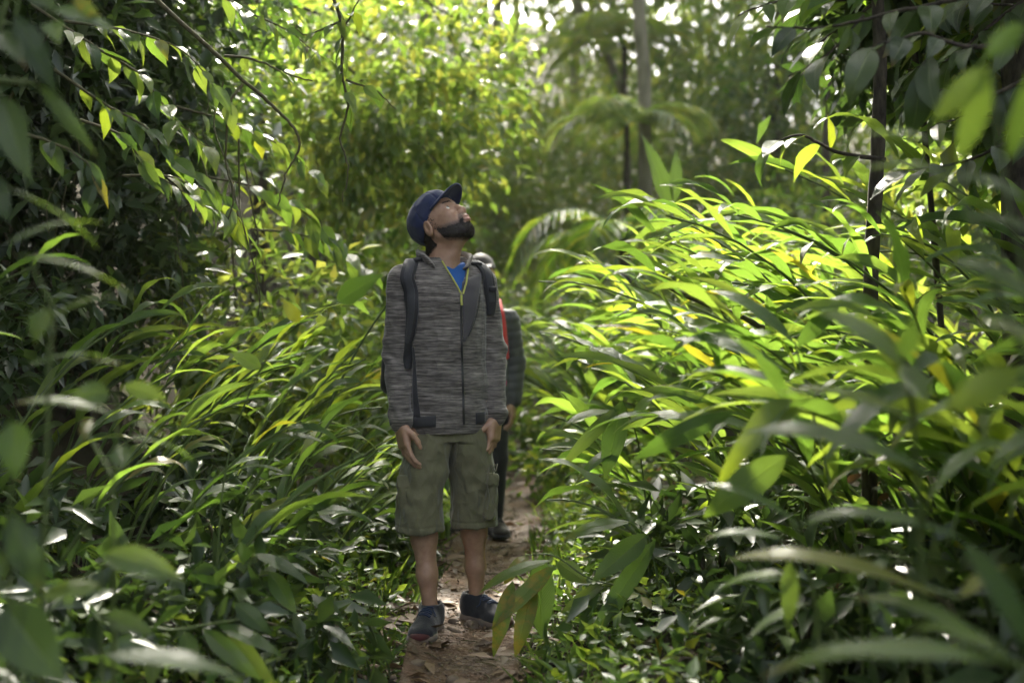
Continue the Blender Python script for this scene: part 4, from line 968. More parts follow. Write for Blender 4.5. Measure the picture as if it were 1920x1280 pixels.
# left-hand stand: lower, leaning towards the light over the path
spots = []
for k in range(400):
    y = rng.uniform(3.4, 7.2); x = float(trail_x(y)) - 0.62 - rng.uniform(0, 1) ** 1.2 * 1.35
    if all((x - a) ** 2 + (y - b) ** 2 > 0.028 for a, b in spots): spots.append((x, y))
    if len(spots) >= 62: break
for x, y in spots:
    d = float(trail_x(y)) - x
    L = rng.uniform(.78, 1.06) + 0.10 * d
    hi = 0 if y < 3.9 else 1 if y < 4.6 else 2 if y < 5.8 else 3; inner = d < 1.15
    lb = ['slim ginger cane in the dim low part of the bank', 'slim ginger cane on the bank level with the capped hiker', 'light green ginger cane on the bank behind the backpack', 'far light green ginger cane where the bank bushes begin'][hi] + (', leaning over the path' if inner else ', higher on the bank')
    ginger((x, y), R(float(np.clip(rng.normal(10, 24), -14, 50))), L, R(rng.uniform(12, 32)), R(rng.uniform(30, 70)), int(rng.integers(7, 11)), rng.uniform(.28, .40),
           lb, 'bank canes: ' + lb, rng, wscale=.8)
# taller canes standing out on the left
for (x, y, az, L, ti, be, n_, lf, lab) in [(-1.18, 4.55, 8, 1.42, 14, 52, 10, .36, 'tall arching ginger cane standing above its neighbours on the shaded bank'),
                                      (-.98, 4.75, 12, 1.38, 12, 30, 7, .34, 'tall ginger cane with two upright leaves close beside the grey jacket'),
                                      (-1.5, 4.3, 20, 1.32, 16, 55, 10, .36, 'tall arching ginger cane rooted at the foot of the dark bank')]:
    ginger((x, y), R(az), L, R(ti), R(be), n_, lf, lab, None, rng, wscale=.8)
# ------------------------------------------------------------------ plants read leaf by leaf: (base px, tip px, depth at base, depth at tip, width px, roll)
def sprig(name, root_px, rootY, stems, leaves, label, tpl=None, ground=True, stem_r=0.005, smat='stem', cat='plant', group=None):
    b = P(*root_px, rootY)
    if ground: b.z = gz(b.x, b.y) - .02
    root = empty(name, b, label, cat, group)
    if stems:
        specs = []
        for st in stems:
            pts = [P(*q) if len(q) == 3 else Vector(q[:3]) for q in st]
            if ground and st is stems[0]: pts = [Vector(b)] + pts
            specs.append((spline([p - b for p in pts], 10 * len(pts)), np.linspace(stem_r, stem_r * .45, 10 * len(pts))))
        tubes('stem', specs, M[smat], root, 6)
    for lf in leaves:
        (ax, ay), (tx, ty), Y0, Y1, wpx = lf[:5]
        up = lf[5] if len(lf) > 5 else (0, -.35, 1)
        tp = lf[6] if len(lf) > 6 else (tpl or T_FL)
        span_leaf(root, P(ax, ay, Y0), P(tx, ty, Y1), tp, wpx / FPX * (Y0 + Y1) / 2, up)
    return root
UPC = (0, -1, .45)           # blade turned towards the viewer's side of the path
# foreground, right
sprig('ginger_plant', (1760, 1500), 2.0, [[(1725, 1000, 1.95), (1700, 700, 1.9), (1660, 620, 1.9)], [(1725, 1000, 1.95), (1751, 890, 1.9)], [(1730, 1100, 1.95), (1800, 1120, 1.9)], [(1700, 700, 1.9), (1720, 795, 1.92)]],
      [((1697, 689), (1525, 585), 1.9, 2.1, 46, (0, -.6, 1)), ((1690, 675), (1715, 598), 1.9, 1.85, 38, UPC, T_FS), ((1697, 683), (1735, 755), 1.9, 1.8, 52, UPC, T_FS), ((1720, 790), (1455, 738), 1.9, 2.1, 36),
       ((1751, 890), (1385, 815), 1.9, 2.2, 46, (0, -.6, 1)), ((1807, 1010), (1500, 976), 1.9, 2.1, 34), ((1762, 1119), (1360, 1052), 1.9, 2.15, 40), ((1845, 1197), (1600, 1124), 1.8, 2.0, 40), ((1800, 1120), (1890, 1060), 1.9, 1.9, 40)],
      'large ginger cane close to the path edge with one bright broad raised leaf')
sprig('ginger_plant', (1990, 1500), 1.75, [[(1960, 900, 1.7), (1925, 560, 1.65), (1880, 330, 1.65), (1858, 122, 1.65)], [(1925, 560, 1.65), (1770, 330, 1.72)], [(1930, 690, 1.65), (1760, 272, 1.72)]],
      [((1857, 124), (1750, 228), 1.65, 1.7, 52, UPC, T_FS), ((1854, 127), (1795, 305), 1.65, 1.75, 50, UPC, T_FS), ((1917, 45), (1848, 112), 1.65, 1.65, 46, UPC, T_FS), ((1890, 300), (1930, 130), 1.65, 1.6, 40, UPC, T_FS),
       ((1756, 268), (1584, 272), 1.72, 1.9, 30), ((1779, 328), (1590, 335), 1.72, 1.9, 36), ((1925, 380), (1778, 332), 1.65, 1.75, 48), ((1930, 560), (1770, 490), 1.6, 1.75, 60), ((1915, 690), (1772, 770), 1.65, 1.7, 64, UPC), ((1935, 640), (1800, 610), 1.6, 1.75, 50), ((1940, 440), (1795, 415), 1.6, 1.75, 44)],
      'tall ginger cane with big upswept leaves below the drooping dark shrub')
sprig('ginger_plant', (1960, 1700), 1.5, [[(1930, 1330, 1.5), (1900, 1235, 1.5)]], [((1925, 1250), (1425, 1272), 1.5, 1.75, 56), ((1900, 1240), (1700, 1180), 1.5, 1.7, 44), ((1940, 1230), (1800, 1010), 1.5, 1.65, 50, UPC)], 'low ginger shoot with one very long grey green leaf at the foot of the stand')
sprig('ginger_plant', (1560, 1420), 2.35, [[(1530, 1150, 2.35), (1490, 985, 2.35), (1470, 1010, 2.4)]], [((1500, 984), (1318, 908), 2.35, 2.5, 20), ((1470, 1010), (1318, 1012), 2.4, 2.5, 24), ((1481, 1050), (1477, 1180), 2.35, 2.3, 34, UPC, T_FS), ((1510, 1080), (1340, 1110), 2.35, 2.5, 26), ((1495, 990), (1640, 965), 2.35, 2.3, 28), ((1520, 1130), (1400, 1200), 2.35, 2.4, 26)], 'slender ginger cane with narrow arching leaves in the deep shade of the stand')
sprig('ginger_plant', (1620, 1300), 2.9, [[(1600, 1000, 2.9), (1480, 850, 2.9), (1380, 770, 2.9)], [(1560, 920, 2.9), (1490, 640, 3.1)]],
      [((1376, 772), (1188, 862), 2.9, 3.0, 40, UPC), ((1475, 854), (1318, 970), 2.9, 2.9, 62, UPC), ((1500, 740), (1290, 700), 2.95, 3.2, 34), ((1480, 700), (1250, 640), 3.0, 3.3, 36), ((1490, 645), (1330, 545), 3.1, 3.3, 36), ((1440, 815), (1230, 790), 2.9, 3.1, 30), ((1495, 650), (1580, 560), 3.1, 3.1, 34, UPC)], 'ginger cane with wide grey green hanging leaves beside the old broken stalk')
# yellowing sprig by the path
sprig('ginger_plant', (1330, 1260), 3.9, [[(1240, 1118, 3.95), (1110, 1085, 4.0), (1040, 1042, 4.02), (985, 1040, 4.05)], [(1240, 1118, 3.95), (1215, 1000, 4.0)]],
      [((1035, 1050), (898, 1112), 4.0, 3.95, 26, (0, -.5, 1)), ((1040, 1060), (920, 1180), 4.0, 3.9, 34, UPC, T_GY[0]), ((1002, 1095), (966, 1232), 4.0, 3.9, 36, UPC, T_GY[1]), ((962, 1088), (925, 1232), 3.95, 3.9, 34, UPC, T_GY[0]), ((1013, 1040), (1016, 1196), 4.05, 4.0, 52, UPC, T_FS),
       ((1045, 1053), (1100, 1092), 4.05, 4.0, 36, UPC, T_FS), ((1181, 978), (1056, 1012), 4.0, 3.95, 28, (0, -.7, 1)), ((1215, 1000), (1110, 1090), 4.0, 3.85, 46, UPC, T_FS), ((1230, 1010), (1098, 1210), 4.0, 3.85, 38, UPC), ((1130, 1095), (1050, 1150), 4.0, 3.9, 24, UPC), ((1120, 1090), (1085, 1190), 4.0, 3.9, 26, UPC), ((1210, 1112), (1150, 1210), 3.95, 3.85, 26, UPC), ((990, 1042), (945, 1095), 4.05, 4.0, 26, UPC, T_GY[2])],
      'yellowing ginger shoot drooping onto the dirt path beside the rear shoe')
sprig('ginger_plant', (1225, 1010), 4.7, [[(1200, 850, 4.7), (1168, 750, 4.6)]], [((1167, 750), (1134, 898), 4.6, 4.5, 46, UPC, T_FS), ((1150, 770), (1055, 800), 4.6, 4.55, 26), ((1165, 760), (1050, 880), 4.6, 4.5, 26, UPC), ((1195, 820), (1080, 905), 4.6, 4.5, 26), ((1180, 800), (1240, 730), 4.7, 4.7, 34)], 'ginger shoot with one broad leaf hanging straight down at the path edge')
# foreground, left
sprig('broadleaf_herb', (60, 1500), 1.95, [[(92, 700, 2.0), (100, 590, 2.0), (60, 500, 2.0)], [(100, 620, 2.0), (83, 577, 2.0)]],
      [((24, 478), (258, 564), 1.95, 2.05, 46), ((103, 592), (218, 556), 2.0, 2.05, 34), ((146, 540), (88, 580), 2.0, 2.0, 26), ((84, 576), (66, 648), 2.0, 1.95, 42, UPC, T_B[0]), ((0, 350), (185, 470), 1.9, 2.0, 40), ((10, 460), (195, 420), 1.95, 2.1, 34)], 'soft broadleaf herb with long pointed pale green blades below the drooping dark leaves')
sprig('broadleaf_herb', (215, 1480), 2.15, [[(212, 1000, 2.15), (218, 800, 2.15), (216, 730, 2.15)], [(214, 900, 2.15), (150, 790, 2.2)]],
      [((206, 737), (128, 741), 2.15, 2.1, 50, UPC, T_B[0]), ((230, 725), (316, 752), 2.15, 2.2, 36, UPC, T_B[1]), ((210, 776), (24, 758), 2.15, 2.1, 32), ((47, 687), (216, 672), 2.1, 2.2, 24), ((166, 677), (248, 694), 2.15, 2.2, 22), ((249, 792), (316, 828), 2.15, 2.2, 28), ((237, 820), (364, 866), 2.15, 2.25, 30), ((222, 836), (236, 884), 2.15, 2.1, 44, UPC, T_B[0]), ((170, 784), (157, 826), 2.15, 2.1, 24, UPC, T_GY[0])],
      'soft herb with rounded heart shaped leaf pair on a thin upright stem')
sprig('broadleaf_herb', (10, 1500), 1.9, [[(20, 1000, 1.9), (24, 796, 1.9)]], [((24, 790), (34, 905), 1.9, 1.85, 66, UPC, T_B[0]), ((8, 1135), (125, 1280), 1.9, 1.85, 110, UPC, T_D[0]), ((22, 960), (80, 1110), 1.9, 1.9, 60, UPC, T_D[1]), ((15, 1040), (-60, 1120), 1.9, 1.9, 60, UPC, T_D[0])], 'dark herb with very broad veined leaves beside the heart leaved herb')
sprig('broadleaf_herb', (200, 1500), 2.1, [[(190, 1200, 2.1), (188, 1044, 2.1)]], [((190, 1042), (350, 1092), 2.1, 2.15, 62, (0, -.8, .8), T_B[1]), ((198, 1228), (458, 1278), 2.0, 2.1, 52, (0, -.6, 1)), ((192, 1100), (60, 1130), 2.1, 2.1, 46, (0, -.7, 1), T_B[1]), ((195, 1150), (290, 1190), 2.1, 2.1, 40, UPC, T_D[1])], 'leafy herb with a large folded yellow edged leaf low on the bank')
sprig('ginger_plant', (420, 1330), 3.35, [[(440, 1130, 3.35), (475, 1038, 3.35)]], [((475, 1038), (578, 1096), 3.35, 3.3, 34, (.2, -.5, 1)), ((505, 1070), (556, 1150), 3.35, 3.25, 36, UPC, T_FS), ((455, 1085), (510, 1075), 3.35, 3.35, 30), ((440, 1130), (360, 1100), 3.35, 3.3, 34, UPC)], 'short ginger shoot with one pale shining leaf at the rim of the bank')
sprig('ginger_plant', (200, 1330), 3.0, [[(260, 1190, 3.0), (330, 1180, 3.0), (420, 1165, 3.0), (450, 1160, 3.0)]],
      [((408, 1170), (532, 1232), 3.0, 2.95, 30, (0, -.8, .8)), ((380, 1178), (490, 1275), 3.0, 2.9, 36, UPC), ((345, 1182), (370, 1275), 3.0, 2.9, 40, UPC, T_FS), ((300, 1188), (282, 1290), 3.0, 2.9, 42, UPC, T_FS), ((420, 1168), (520, 1290), 3.0, 2.95, 30, UPC), ((440, 1130), (512, 1190), 3.0, 3.0, 36, UPC, T_D[1])], 'fallen ginger cane lying level with a comb of hanging grey leaves')
# the single bright leaf held out towards the path
sprig('broadleaf_sapling', (400, 1150), 3.4, [[(420, 900, 3.5), (490, 690, 3.5), (570, 600, 3.35), (633, 566, 3.2)]], [((633, 566), (722, 512), 3.2, 3.15, 46, (0, -1, .2), T_B[0]), ((490, 690), (430, 660), 3.5, 3.5, 30, UPC, T_B[1]), ((560, 606), (530, 560), 3.35, 3.35, 26, UPC, T_B[2])], 'thin sapling holding one bright oval leaf out beside the grey sleeve', stem_r=.0035)
# big drooping dark leaves, upper left
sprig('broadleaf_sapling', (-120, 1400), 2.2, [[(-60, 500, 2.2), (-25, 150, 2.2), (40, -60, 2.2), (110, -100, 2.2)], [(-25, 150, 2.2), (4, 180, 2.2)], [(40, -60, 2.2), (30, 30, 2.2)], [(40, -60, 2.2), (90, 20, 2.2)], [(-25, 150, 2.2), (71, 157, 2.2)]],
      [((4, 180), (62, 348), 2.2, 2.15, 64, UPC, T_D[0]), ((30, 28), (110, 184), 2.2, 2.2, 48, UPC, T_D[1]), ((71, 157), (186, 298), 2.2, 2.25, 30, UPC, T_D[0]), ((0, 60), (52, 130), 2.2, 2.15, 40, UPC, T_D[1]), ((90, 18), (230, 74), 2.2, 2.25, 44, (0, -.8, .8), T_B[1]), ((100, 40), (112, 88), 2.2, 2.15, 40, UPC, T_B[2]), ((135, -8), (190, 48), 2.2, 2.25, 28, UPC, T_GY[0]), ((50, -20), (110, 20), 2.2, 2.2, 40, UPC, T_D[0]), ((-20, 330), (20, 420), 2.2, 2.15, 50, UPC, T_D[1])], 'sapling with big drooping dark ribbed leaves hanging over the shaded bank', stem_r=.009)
CL = 'added unseen canopy tree with a wide crown shading the path'  # added crowns, out of frame, placed to block sun and sky light
SHADE_TREES = [(-5.6, 8.5, 9.5, (-.55, 10.5, 8.3), (.8, 1.0, .6), 24, CL), (6.0, 8.2, 9.5, (1.3, 8.0, 8.3), (1.9, 1.4, .8), 110, CL), (-6.6, 8.0, 9.5, (-1.9, 7.8, 8.3), (1.5, 1.2, .7), 80, CL),
          (-6.0, 2.0, 7.5, (-3.4, 3.2, 5.6), (1.8, 2.6, 1.2), 90, CL), (5.6, 2.5, 7.5, (3.6, 4.2, 5.4), (1.9, 2.6, 1.2), 100, CL),
          (-5.0, 2.6, 5.5, (-2.7, 2.6, 4.3), (1.6, 2.2, .7), 170, CL), (-5.6, 5.0, 6, (-3.1, 5.0, 4.9), (1.8, 1.6, .8), 170, CL), (-5.4, 7.4, 7, (-2.9, 7.3, 5.7), (1.0, 1.0, .6), 80, CL),
          (4.8, 1.6, 5, (2.8, 2.3, 3.7), (1.3, 1.7, .7), 130, CL), (6.4, 11.5, 9.2, (-.6, 11.7, 8.4), (.55, .6, .4), 16, CL), (5.4, 4.6, 5.5, (3.5, 4.4, 4.4), (1.3, 1.3, .7), 90, CL)]
# ------------------------------------------------------------------ overhanging branches, left and right
def branch(stems, label, leafL, per_m, tpl, rng, name='overhanging_branch', r0=0.007, mat='twig', droop=0.6, group=None, bare=(), along=(0.15, 1.0), cat='branch', spread=.9):
    """stems: lists of (px, py, Y); leaves in pairs along each, hanging"""
    o0 = P(*stems[0][0]); root = empty(name, o0, label, cat, group)
    specs = []
    for st in stems:
        pts = spline([P(*q) for q in st], 9 * len(st)); pts = pts + np.cumsum(rng.normal(0, .003, pts.shape), 0) * np.linspace(0, 1, len(pts))[:, None]
        specs.append((pts - np.array(o0), np.linspace(r0 if st is stems[0] else r0 * .6, r0 * .25, len(pts))))
    tubes('twig', specs, M[mat], root, 6)
    for si, (pts, _) in enumerate(specs):
        if si in bare: continue
        seg = np.linalg.norm(np.diff(pts, axis=0), axis=1); cum = np.concatenate([[0], np.cumsum(seg)]); Lt = cum[-1]
        n = max(2, int(Lt * per_m))
        for k in range(n):
            u = Lt * (along[0] + (along[1] - along[0]) * (k + rng.uniform(0, .6)) / n); u = min(u, Lt)
            q = np.array([np.interp(u, cum, pts[:, c]) for c in range(3)]); tg = np.array([np.interp(min(u + .03, Lt), cum, pts[:, c]) for c in range(3)]) - np.array([np.interp(max(u - .03, 0), cum, pts[:, c]) for c in range(3)])
            tg /= np.linalg.norm(tg) + 1e-9
            sd_ = np.cross(tg, (0, 0, 1)); sd_ /= np.linalg.norm(sd_) + 1e-9
            sg = 1 if k % 2 else -1
            d = tg * .6 + sd_ * sg * spread * rng.uniform(.4, 1.1) + np.array([0, 0, -droop * rng.uniform(.3, 1.3)]) + rng.normal(0, .2, 3)
            tp = tpl[rng.integers(len(tpl))]; L = leafL * rng.uniform(.65, 1.2)
            put_leaf(root, q, d, (rng.normal(0, .4), rng.normal(-.3, .4), 1), tp, L, L * tp['W'] * rng.uniform(.8, 1.1), origin=Vector((0, 0, 0)))
    return root
rng = np.random.default_rng(55)
branch([[(230, -60, 4.2), (350, 55, 4.2), (450, 150, 4.25), (520, 215, 4.3), (560, 275, 4.3), (535, 330, 4.3), (515, 400, 4.3)], [(420, 105, 4.25), (480, 110, 4.3), (590, 145, 4.4)], [(455, 158, 4.25), (430, 200, 4.2), (425, 300, 4.2), (445, 360, 4.2), (440, 430, 4.2)]], 'long crooked mossy branch with a bare drooping end above the bank', .11, 5, T_B, rng, r0=.010, bare=(0,))
branch([[(600, -60, 4.6), (640, 40, 4.6), (645, 140, 4.6), (657, 200, 4.6), (643, 262, 4.6), (662, 320, 4.6), (655, 388, 4.6)], [(640, 60, 4.6), (690, -20, 4.6)], [(648, 150, 4.6), (700, 170, 4.65), (740, 200, 4.7)], [(640, 40, 4.6), (580, 60, 4.6), (550, 40, 4.6)]], 'hanging mossy twig with white lit leaves above the navy cap', .105, 15, T_B, rng, r0=.008, along=(.1, .62))
for k, (a, lab) in enumerate([
    ([[(60, 10, 3.9), (170, 80, 3.9), (260, 130, 3.9), (330, 210, 3.9), (405, 265, 3.9)]], 'leafy branch with toothed hanging leaves crossing below the long crooked branch'),
    ([[(100, 130, 3.7), (190, 190, 3.8), (270, 235, 3.8), (320, 290, 3.85), (400, 350, 3.9)]], 'leafy branch with pale curled leaf undersides against the dark bank'),
    ([[(120, 40, 4.1), (240, 60, 4.1), (330, 95, 4.1), (420, 160, 4.15)]], 'leafy branch arching out of the drooping dark leaves'),
    ([[(40, 250, 3.6), (110, 270, 3.6), (170, 300, 3.6), (200, 350, 3.6)]], 'short leafy branch over the darkest hollow of the bank'),
    ([[(150, 225, 4.0), (230, 255, 4.0), (270, 310, 4.0), (340, 360, 4.05), (430, 405, 4.1)]], 'thin curved twig ending in three hanging pointed leaves'),
    ([[(380, -30, 4.8), (460, 20, 4.8), (540, 60, 4.8), (600, 110, 4.9)]], 'leafy branch high beside the hanging mossy twig'),
    ([[(330, 200, 5.2), (430, 230, 5.2), (520, 280, 5.3), (600, 350, 5.3)]], 'leafy branch drooping behind the long crooked branch'),
    ([[(380, 330, 5.4), (480, 350, 5.4), (570, 390, 5.5), (650, 450, 5.5)]], 'drooping leafy branch with silvery leaves beside the navy cap'),
    ([[(470, 430, 5.6), (560, 440, 5.6), (630, 470, 5.6), (700, 530, 5.6)]], 'low leafy branch beside the collar of the grey jacket'),
    ([[(230, 330, 4.6), (320, 330, 4.6), (420, 370, 4.7), (470, 430, 4.7)]], 'leafy branch hanging in front of the dark bank hollow')]):
    branch(a, lab, .13 if k < 7 else .15, 26, T_B if k != 3 else T_D + T_B[:2], rng, r0=.006, droop=.75)
# right: broad dark shrub branches with leaves against the light
for k, (a, lab, tp, lf) in enumerate([
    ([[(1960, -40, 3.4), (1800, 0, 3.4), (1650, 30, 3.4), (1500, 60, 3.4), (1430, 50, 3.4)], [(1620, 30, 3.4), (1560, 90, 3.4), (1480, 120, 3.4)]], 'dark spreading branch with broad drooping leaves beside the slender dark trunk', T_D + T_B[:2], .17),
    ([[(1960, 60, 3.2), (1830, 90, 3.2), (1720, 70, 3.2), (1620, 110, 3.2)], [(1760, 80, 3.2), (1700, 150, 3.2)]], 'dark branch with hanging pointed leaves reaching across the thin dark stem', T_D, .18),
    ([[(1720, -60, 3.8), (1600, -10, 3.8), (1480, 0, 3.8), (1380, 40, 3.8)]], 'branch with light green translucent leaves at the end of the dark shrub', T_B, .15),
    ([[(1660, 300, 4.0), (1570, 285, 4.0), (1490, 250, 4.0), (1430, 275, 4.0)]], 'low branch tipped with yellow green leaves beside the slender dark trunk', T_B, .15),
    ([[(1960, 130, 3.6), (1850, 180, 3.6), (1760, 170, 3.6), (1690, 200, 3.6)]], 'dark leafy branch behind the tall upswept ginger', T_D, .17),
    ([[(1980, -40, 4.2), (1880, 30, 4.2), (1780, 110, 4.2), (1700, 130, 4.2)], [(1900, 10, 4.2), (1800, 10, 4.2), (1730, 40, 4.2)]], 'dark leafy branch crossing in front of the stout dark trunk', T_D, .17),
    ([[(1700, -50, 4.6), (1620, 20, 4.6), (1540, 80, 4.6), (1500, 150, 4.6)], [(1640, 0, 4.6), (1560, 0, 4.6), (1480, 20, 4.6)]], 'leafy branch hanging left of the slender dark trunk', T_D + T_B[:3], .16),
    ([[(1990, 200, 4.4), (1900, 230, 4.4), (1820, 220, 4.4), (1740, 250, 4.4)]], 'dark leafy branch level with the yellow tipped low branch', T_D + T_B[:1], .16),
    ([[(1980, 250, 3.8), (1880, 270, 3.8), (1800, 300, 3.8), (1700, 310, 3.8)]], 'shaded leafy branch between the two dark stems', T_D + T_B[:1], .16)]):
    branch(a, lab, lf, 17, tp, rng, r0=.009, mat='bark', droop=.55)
# ------------------------------------------------------------------ trees with trunk and crown
def cloud_obj(name, V, F, mat, parent, off):
    me = mesh_np(name, V - np.array(off), F, smooth=True); me.materials.append(mat)
    o = link(name, me, None, parent); return o
def tree(base, h, r, crown_c, crown_r, nclump, per, spread, lsize, mat, label, rng, name='tree', bark='bark', group=None, lean=(0, 0), limbs=7, ratio=.42, cat='tree', shell=.35, droop=.5, trunk_pts=None):
    bx, by = base; bz = gz(bx, by) - .1
    root = empty(name, (bx, by, bz), label, cat, group)
    O = np.array((bx, by, bz))
    top = np.array((bx + lean[0], by + lean[1], bz + h))
    k = np.linspace(0, 1, 14)[:, None]
    tp = O + (top - O) * k + np.stack([.06 * h * .2 * np.sin(k[:, 0] * 5 + bx), .06 * h * .2 * np.cos(k[:, 0] * 4 + by), 0 * k[:, 0]], 1) * (k > 0)
    V, F = tube_arrays(tp - O, r * (1.25 - .75 * k[:, 0] ** .7), 10); link('trunk', mesh_np('trunk', V, F), M[bark], root)
    cc, p, out = clumps(crown_c, crown_r, nclump, per, spread, rng, shell)
    specs = []
    for q in range(limbs):
        c = cc[rng.integers(len(cc))]; s = tp[int(rng.integers(6, 14))]
        mid = (s + c) / 2 + np.array((0, 0, .12 * np.linalg.norm(c - s))); specs.append((spline([s, mid, c], 10) - O, np.linspace(r * .38, r * .08, 10)))
    if specs: tubes('limb', specs, M[bark], root, 6)
    n = len(p); d = out * .5 + rng.normal(0, .75, (n, 3)) + np.array((0, 0, -droop)); up = rng.normal(0, .5, (n, 3)) + np.array((0, 0, 1))
    V, F = leaf_cloud(p, d, up, lsize * rng.uniform(.6, 1.25, n), ratio * rng.uniform(.8, 1.2, n))
    cloud_obj('crown', V, F, M[mat], root, O)
    return root
rng = np.random.default_rng(77)
# named trunks on the right
def bare_trunk(pts, rad, label, bark, name='tree', crown=None):
    b = P(*pts[0]); b.z = gz(b.x, b.y) - .1
    root = empty(name, b, label, 'tree'); pp_ = spline([b] + [P(*q) for q in pts[1:]], 24)
    k = np.linspace(1, .75, 24); V, F = tube_arrays(pp_ - np.array(b), rad * k * (1 + .06 * NR.standard_normal(24)), 10); link('trunk', mesh_np('trunk', V, F), M[bark], root)
    if crown:
        cpx, rr_, nc, per, sp, ls, mat = crown; c = np.array(P(*cpx)); cc, p, out = clumps(c, rr_, nc, per, sp, rng, .3); n = len(p)
        specs = [(spline([pp_[-3], (pp_[-3] + q) / 2 + (0, 0, .1), q], 8) - np.array(b), np.linspace(rad * .4, rad * .08, 8)) for q in cc[:6]]; tubes('limb', specs, M[bark], root, 6)
        V, F = leaf_cloud(p, out * .5 + rng.normal(0, .7, (n, 3)) + (0, 0, -.5), rng.normal(0, .5, (n, 3)) + (0, 0, 1), ls * rng.uniform(.6, 1.2, n), .42); cloud_obj('crown', V, F, M[mat], root, b)
    return root
bare_trunk([(1630, 900, 4.3), (1632, 560, 4.3), (1645, 300, 4.3), (1650, 100, 4.3), (1640, -150, 4.3), (1660, -400, 4.4)], .029, 'slender dark tree trunk rising out of the ginger stand', 'bark', crown=((1660, -420, 4.4), (1.0, 1.0, .6), 50, 36, .14, .14, 'far'))
bare_trunk([(1800, 700, 5.2), (1735, 260, 5.2), (1712, 60, 5.2), (1715, -200, 5.2)], .016, 'thin dark leaning stem beside the slender dark trunk', 'bark', crown=((1740, -260, 5.2), (.7, .7, .45), 30, 30, .12, .14, 'far'))
bare_trunk([(1915, 600, 4.6), (1910, 200, 4.6), (1905, -200, 4.6), (1900, -600, 4.6)], .07, 'stout dark trunk behind the tall upswept ginger', 'bark', crown=((1900, -600, 4.8), (1.6, 1.6, .8), 60, 36, .2, .17, 'far'))
bare_trunk([(1215, 700, 13), (1210, 400, 13), (1208, 150, 13), (1198, 0, 13), (1200, -300, 13), (1230, -1000, 13), (1250, -1850, 13)], .085, 'pale straight tree trunk wrapped in creeper above the ginger stand', 'palebark', crown=((1260, -1900, 13), (3.4, 3.2, 1.8), 80, 40, .45, .26, 'far'))
bare_trunk([(1190, 640, 17), (1175, 250, 17), (1150, 130, 17), (1085, 10, 17), (1040, -90, 17)], .075, 'leaning pale trunk bending over behind the straight trunk', 'palebark', crown=((980, -260, 17), (4, 3.5, 2.2), 80, 40, .5, .28, 'far'))
for px, Y, rad, lab in ((1470, 16, .06, 'thin pale trunk in the bright gap behind the ginger stand'), (1330, 21, .07, 'far slim pole trunk in the hazy gap'), (1555, 12, .05, 'thin dark pole trunk behind the low yellow green branch'), (1380, 24, .11, 'far hazy trunk deep in the forest'), (1080, 22, .11, 'far dark trunk behind the bright hanging leaves'), (930, 19, .09, 'far trunk hidden among the hanging leaves')):
    bare_trunk([(px, 640, Y), (px - 6, 300, Y), (px + 8, -100, Y), (px + 20, -420 - (900 if Y < 13 else 0), Y)], rad, lab, 'palebark' if px not in (1555,) else 'bark', crown=((px + 20, -350 - (900 if Y < 13 else 0), Y), (.17 * Y, .17 * Y, .11 * Y), 60, 36, .028 * Y, .018 * Y, 'far'))
# bright small-leaved trees behind the hiker, hanging over the path from the left
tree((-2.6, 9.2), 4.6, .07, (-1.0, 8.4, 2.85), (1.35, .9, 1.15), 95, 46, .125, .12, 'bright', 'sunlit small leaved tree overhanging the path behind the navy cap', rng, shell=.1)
tree((-4.2, 7.6), 5.2, .09, (-2.75, 7.2, 3.6), (1.1, .7, 1.5), 170, 44, .2, .13, 'dark', 'dense tree with shade darkened leaves on top of the bank', rng, shell=.0)  # dense crown placed to block sun; dark leaf colour stands for shade
tree((-4.4, 6.2), 5.0, .08, (-2.35, 6.2, 2.7), (1.05, .5, 1.25), 170, 44, .16, .12, 'dark', 'dense tree with shade darkened leaves above the hollow of the bank', rng, shell=.0)  # leaf colour darkened to paint the deep shade of the bank
tree((-3.6, 9.0), 4.6, .07, (-2.3, 7.7, 2.9), (.8, .6, .9), 70, 40, .15, .10, 'far', 'small leaved tree with dark twigs at the end of the bank', rng, shell=.1)
tree((-2.3, 10.6), 5.5, .08, (-1.6, 10.6, 3.7), (1.6, 1.2, 1.5), 90, 42, .16, .14, 'far', 'sunlit tree standing behind the overhanging one', rng, shell=.1)
def bush(c, rad, ncl, per, spread, ls, mat, label, group=None, ratio=.4, shell=.2, nst=7):
    x, y = c[0], c[1]; b = np.array((x, y, gz(x, y) - .05)); root = empty('bush', b, label, 'bush', group)
    cc, p, out = clumps((x, y, b[2] + c[2]), rad, ncl, per, spread, rng, shell); ok = p[:, 2] > ground_z(p[:, 0], p[:, 1]) + .02; p, out = p[ok], out[ok]
    specs = [(spline([b * 0, (q - b) * .5 + (0, 0, .12), q - b], 8), np.linspace(.014, .004, 8)) for q in cc[:nst]]; tubes('stem', specs, M['twig'], root, 5)
    n = len(p); V, F = leaf_cloud(p, out * .6 + rng.normal(0, .7, (n, 3)) + (0, 0, -.3), rng.normal(0, .45, (n, 3)) + (0, 0, 1), ls * rng.uniform(.6, 1.25, n), ratio)
    cloud_obj('foliage', V, F, M[mat], root, b); return root
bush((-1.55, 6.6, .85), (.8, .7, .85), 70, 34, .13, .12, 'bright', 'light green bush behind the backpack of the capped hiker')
bush((-2.2, 5.9, 1.2), (.75, .5, .9), 80, 34, .14, .12, 'dark', 'green bush with shade darkened leaves on the slope of the bank')  # leaf colour darkened to deepen the shade on this side
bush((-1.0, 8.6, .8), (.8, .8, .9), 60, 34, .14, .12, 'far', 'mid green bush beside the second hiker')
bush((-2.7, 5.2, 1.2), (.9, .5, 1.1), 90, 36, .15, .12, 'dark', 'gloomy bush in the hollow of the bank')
bush((-2.3, 4.6, .45), (.6, .5, .5), 40, 30, .12, .10, 'dark', 'low dark bush at the foot of the bank')
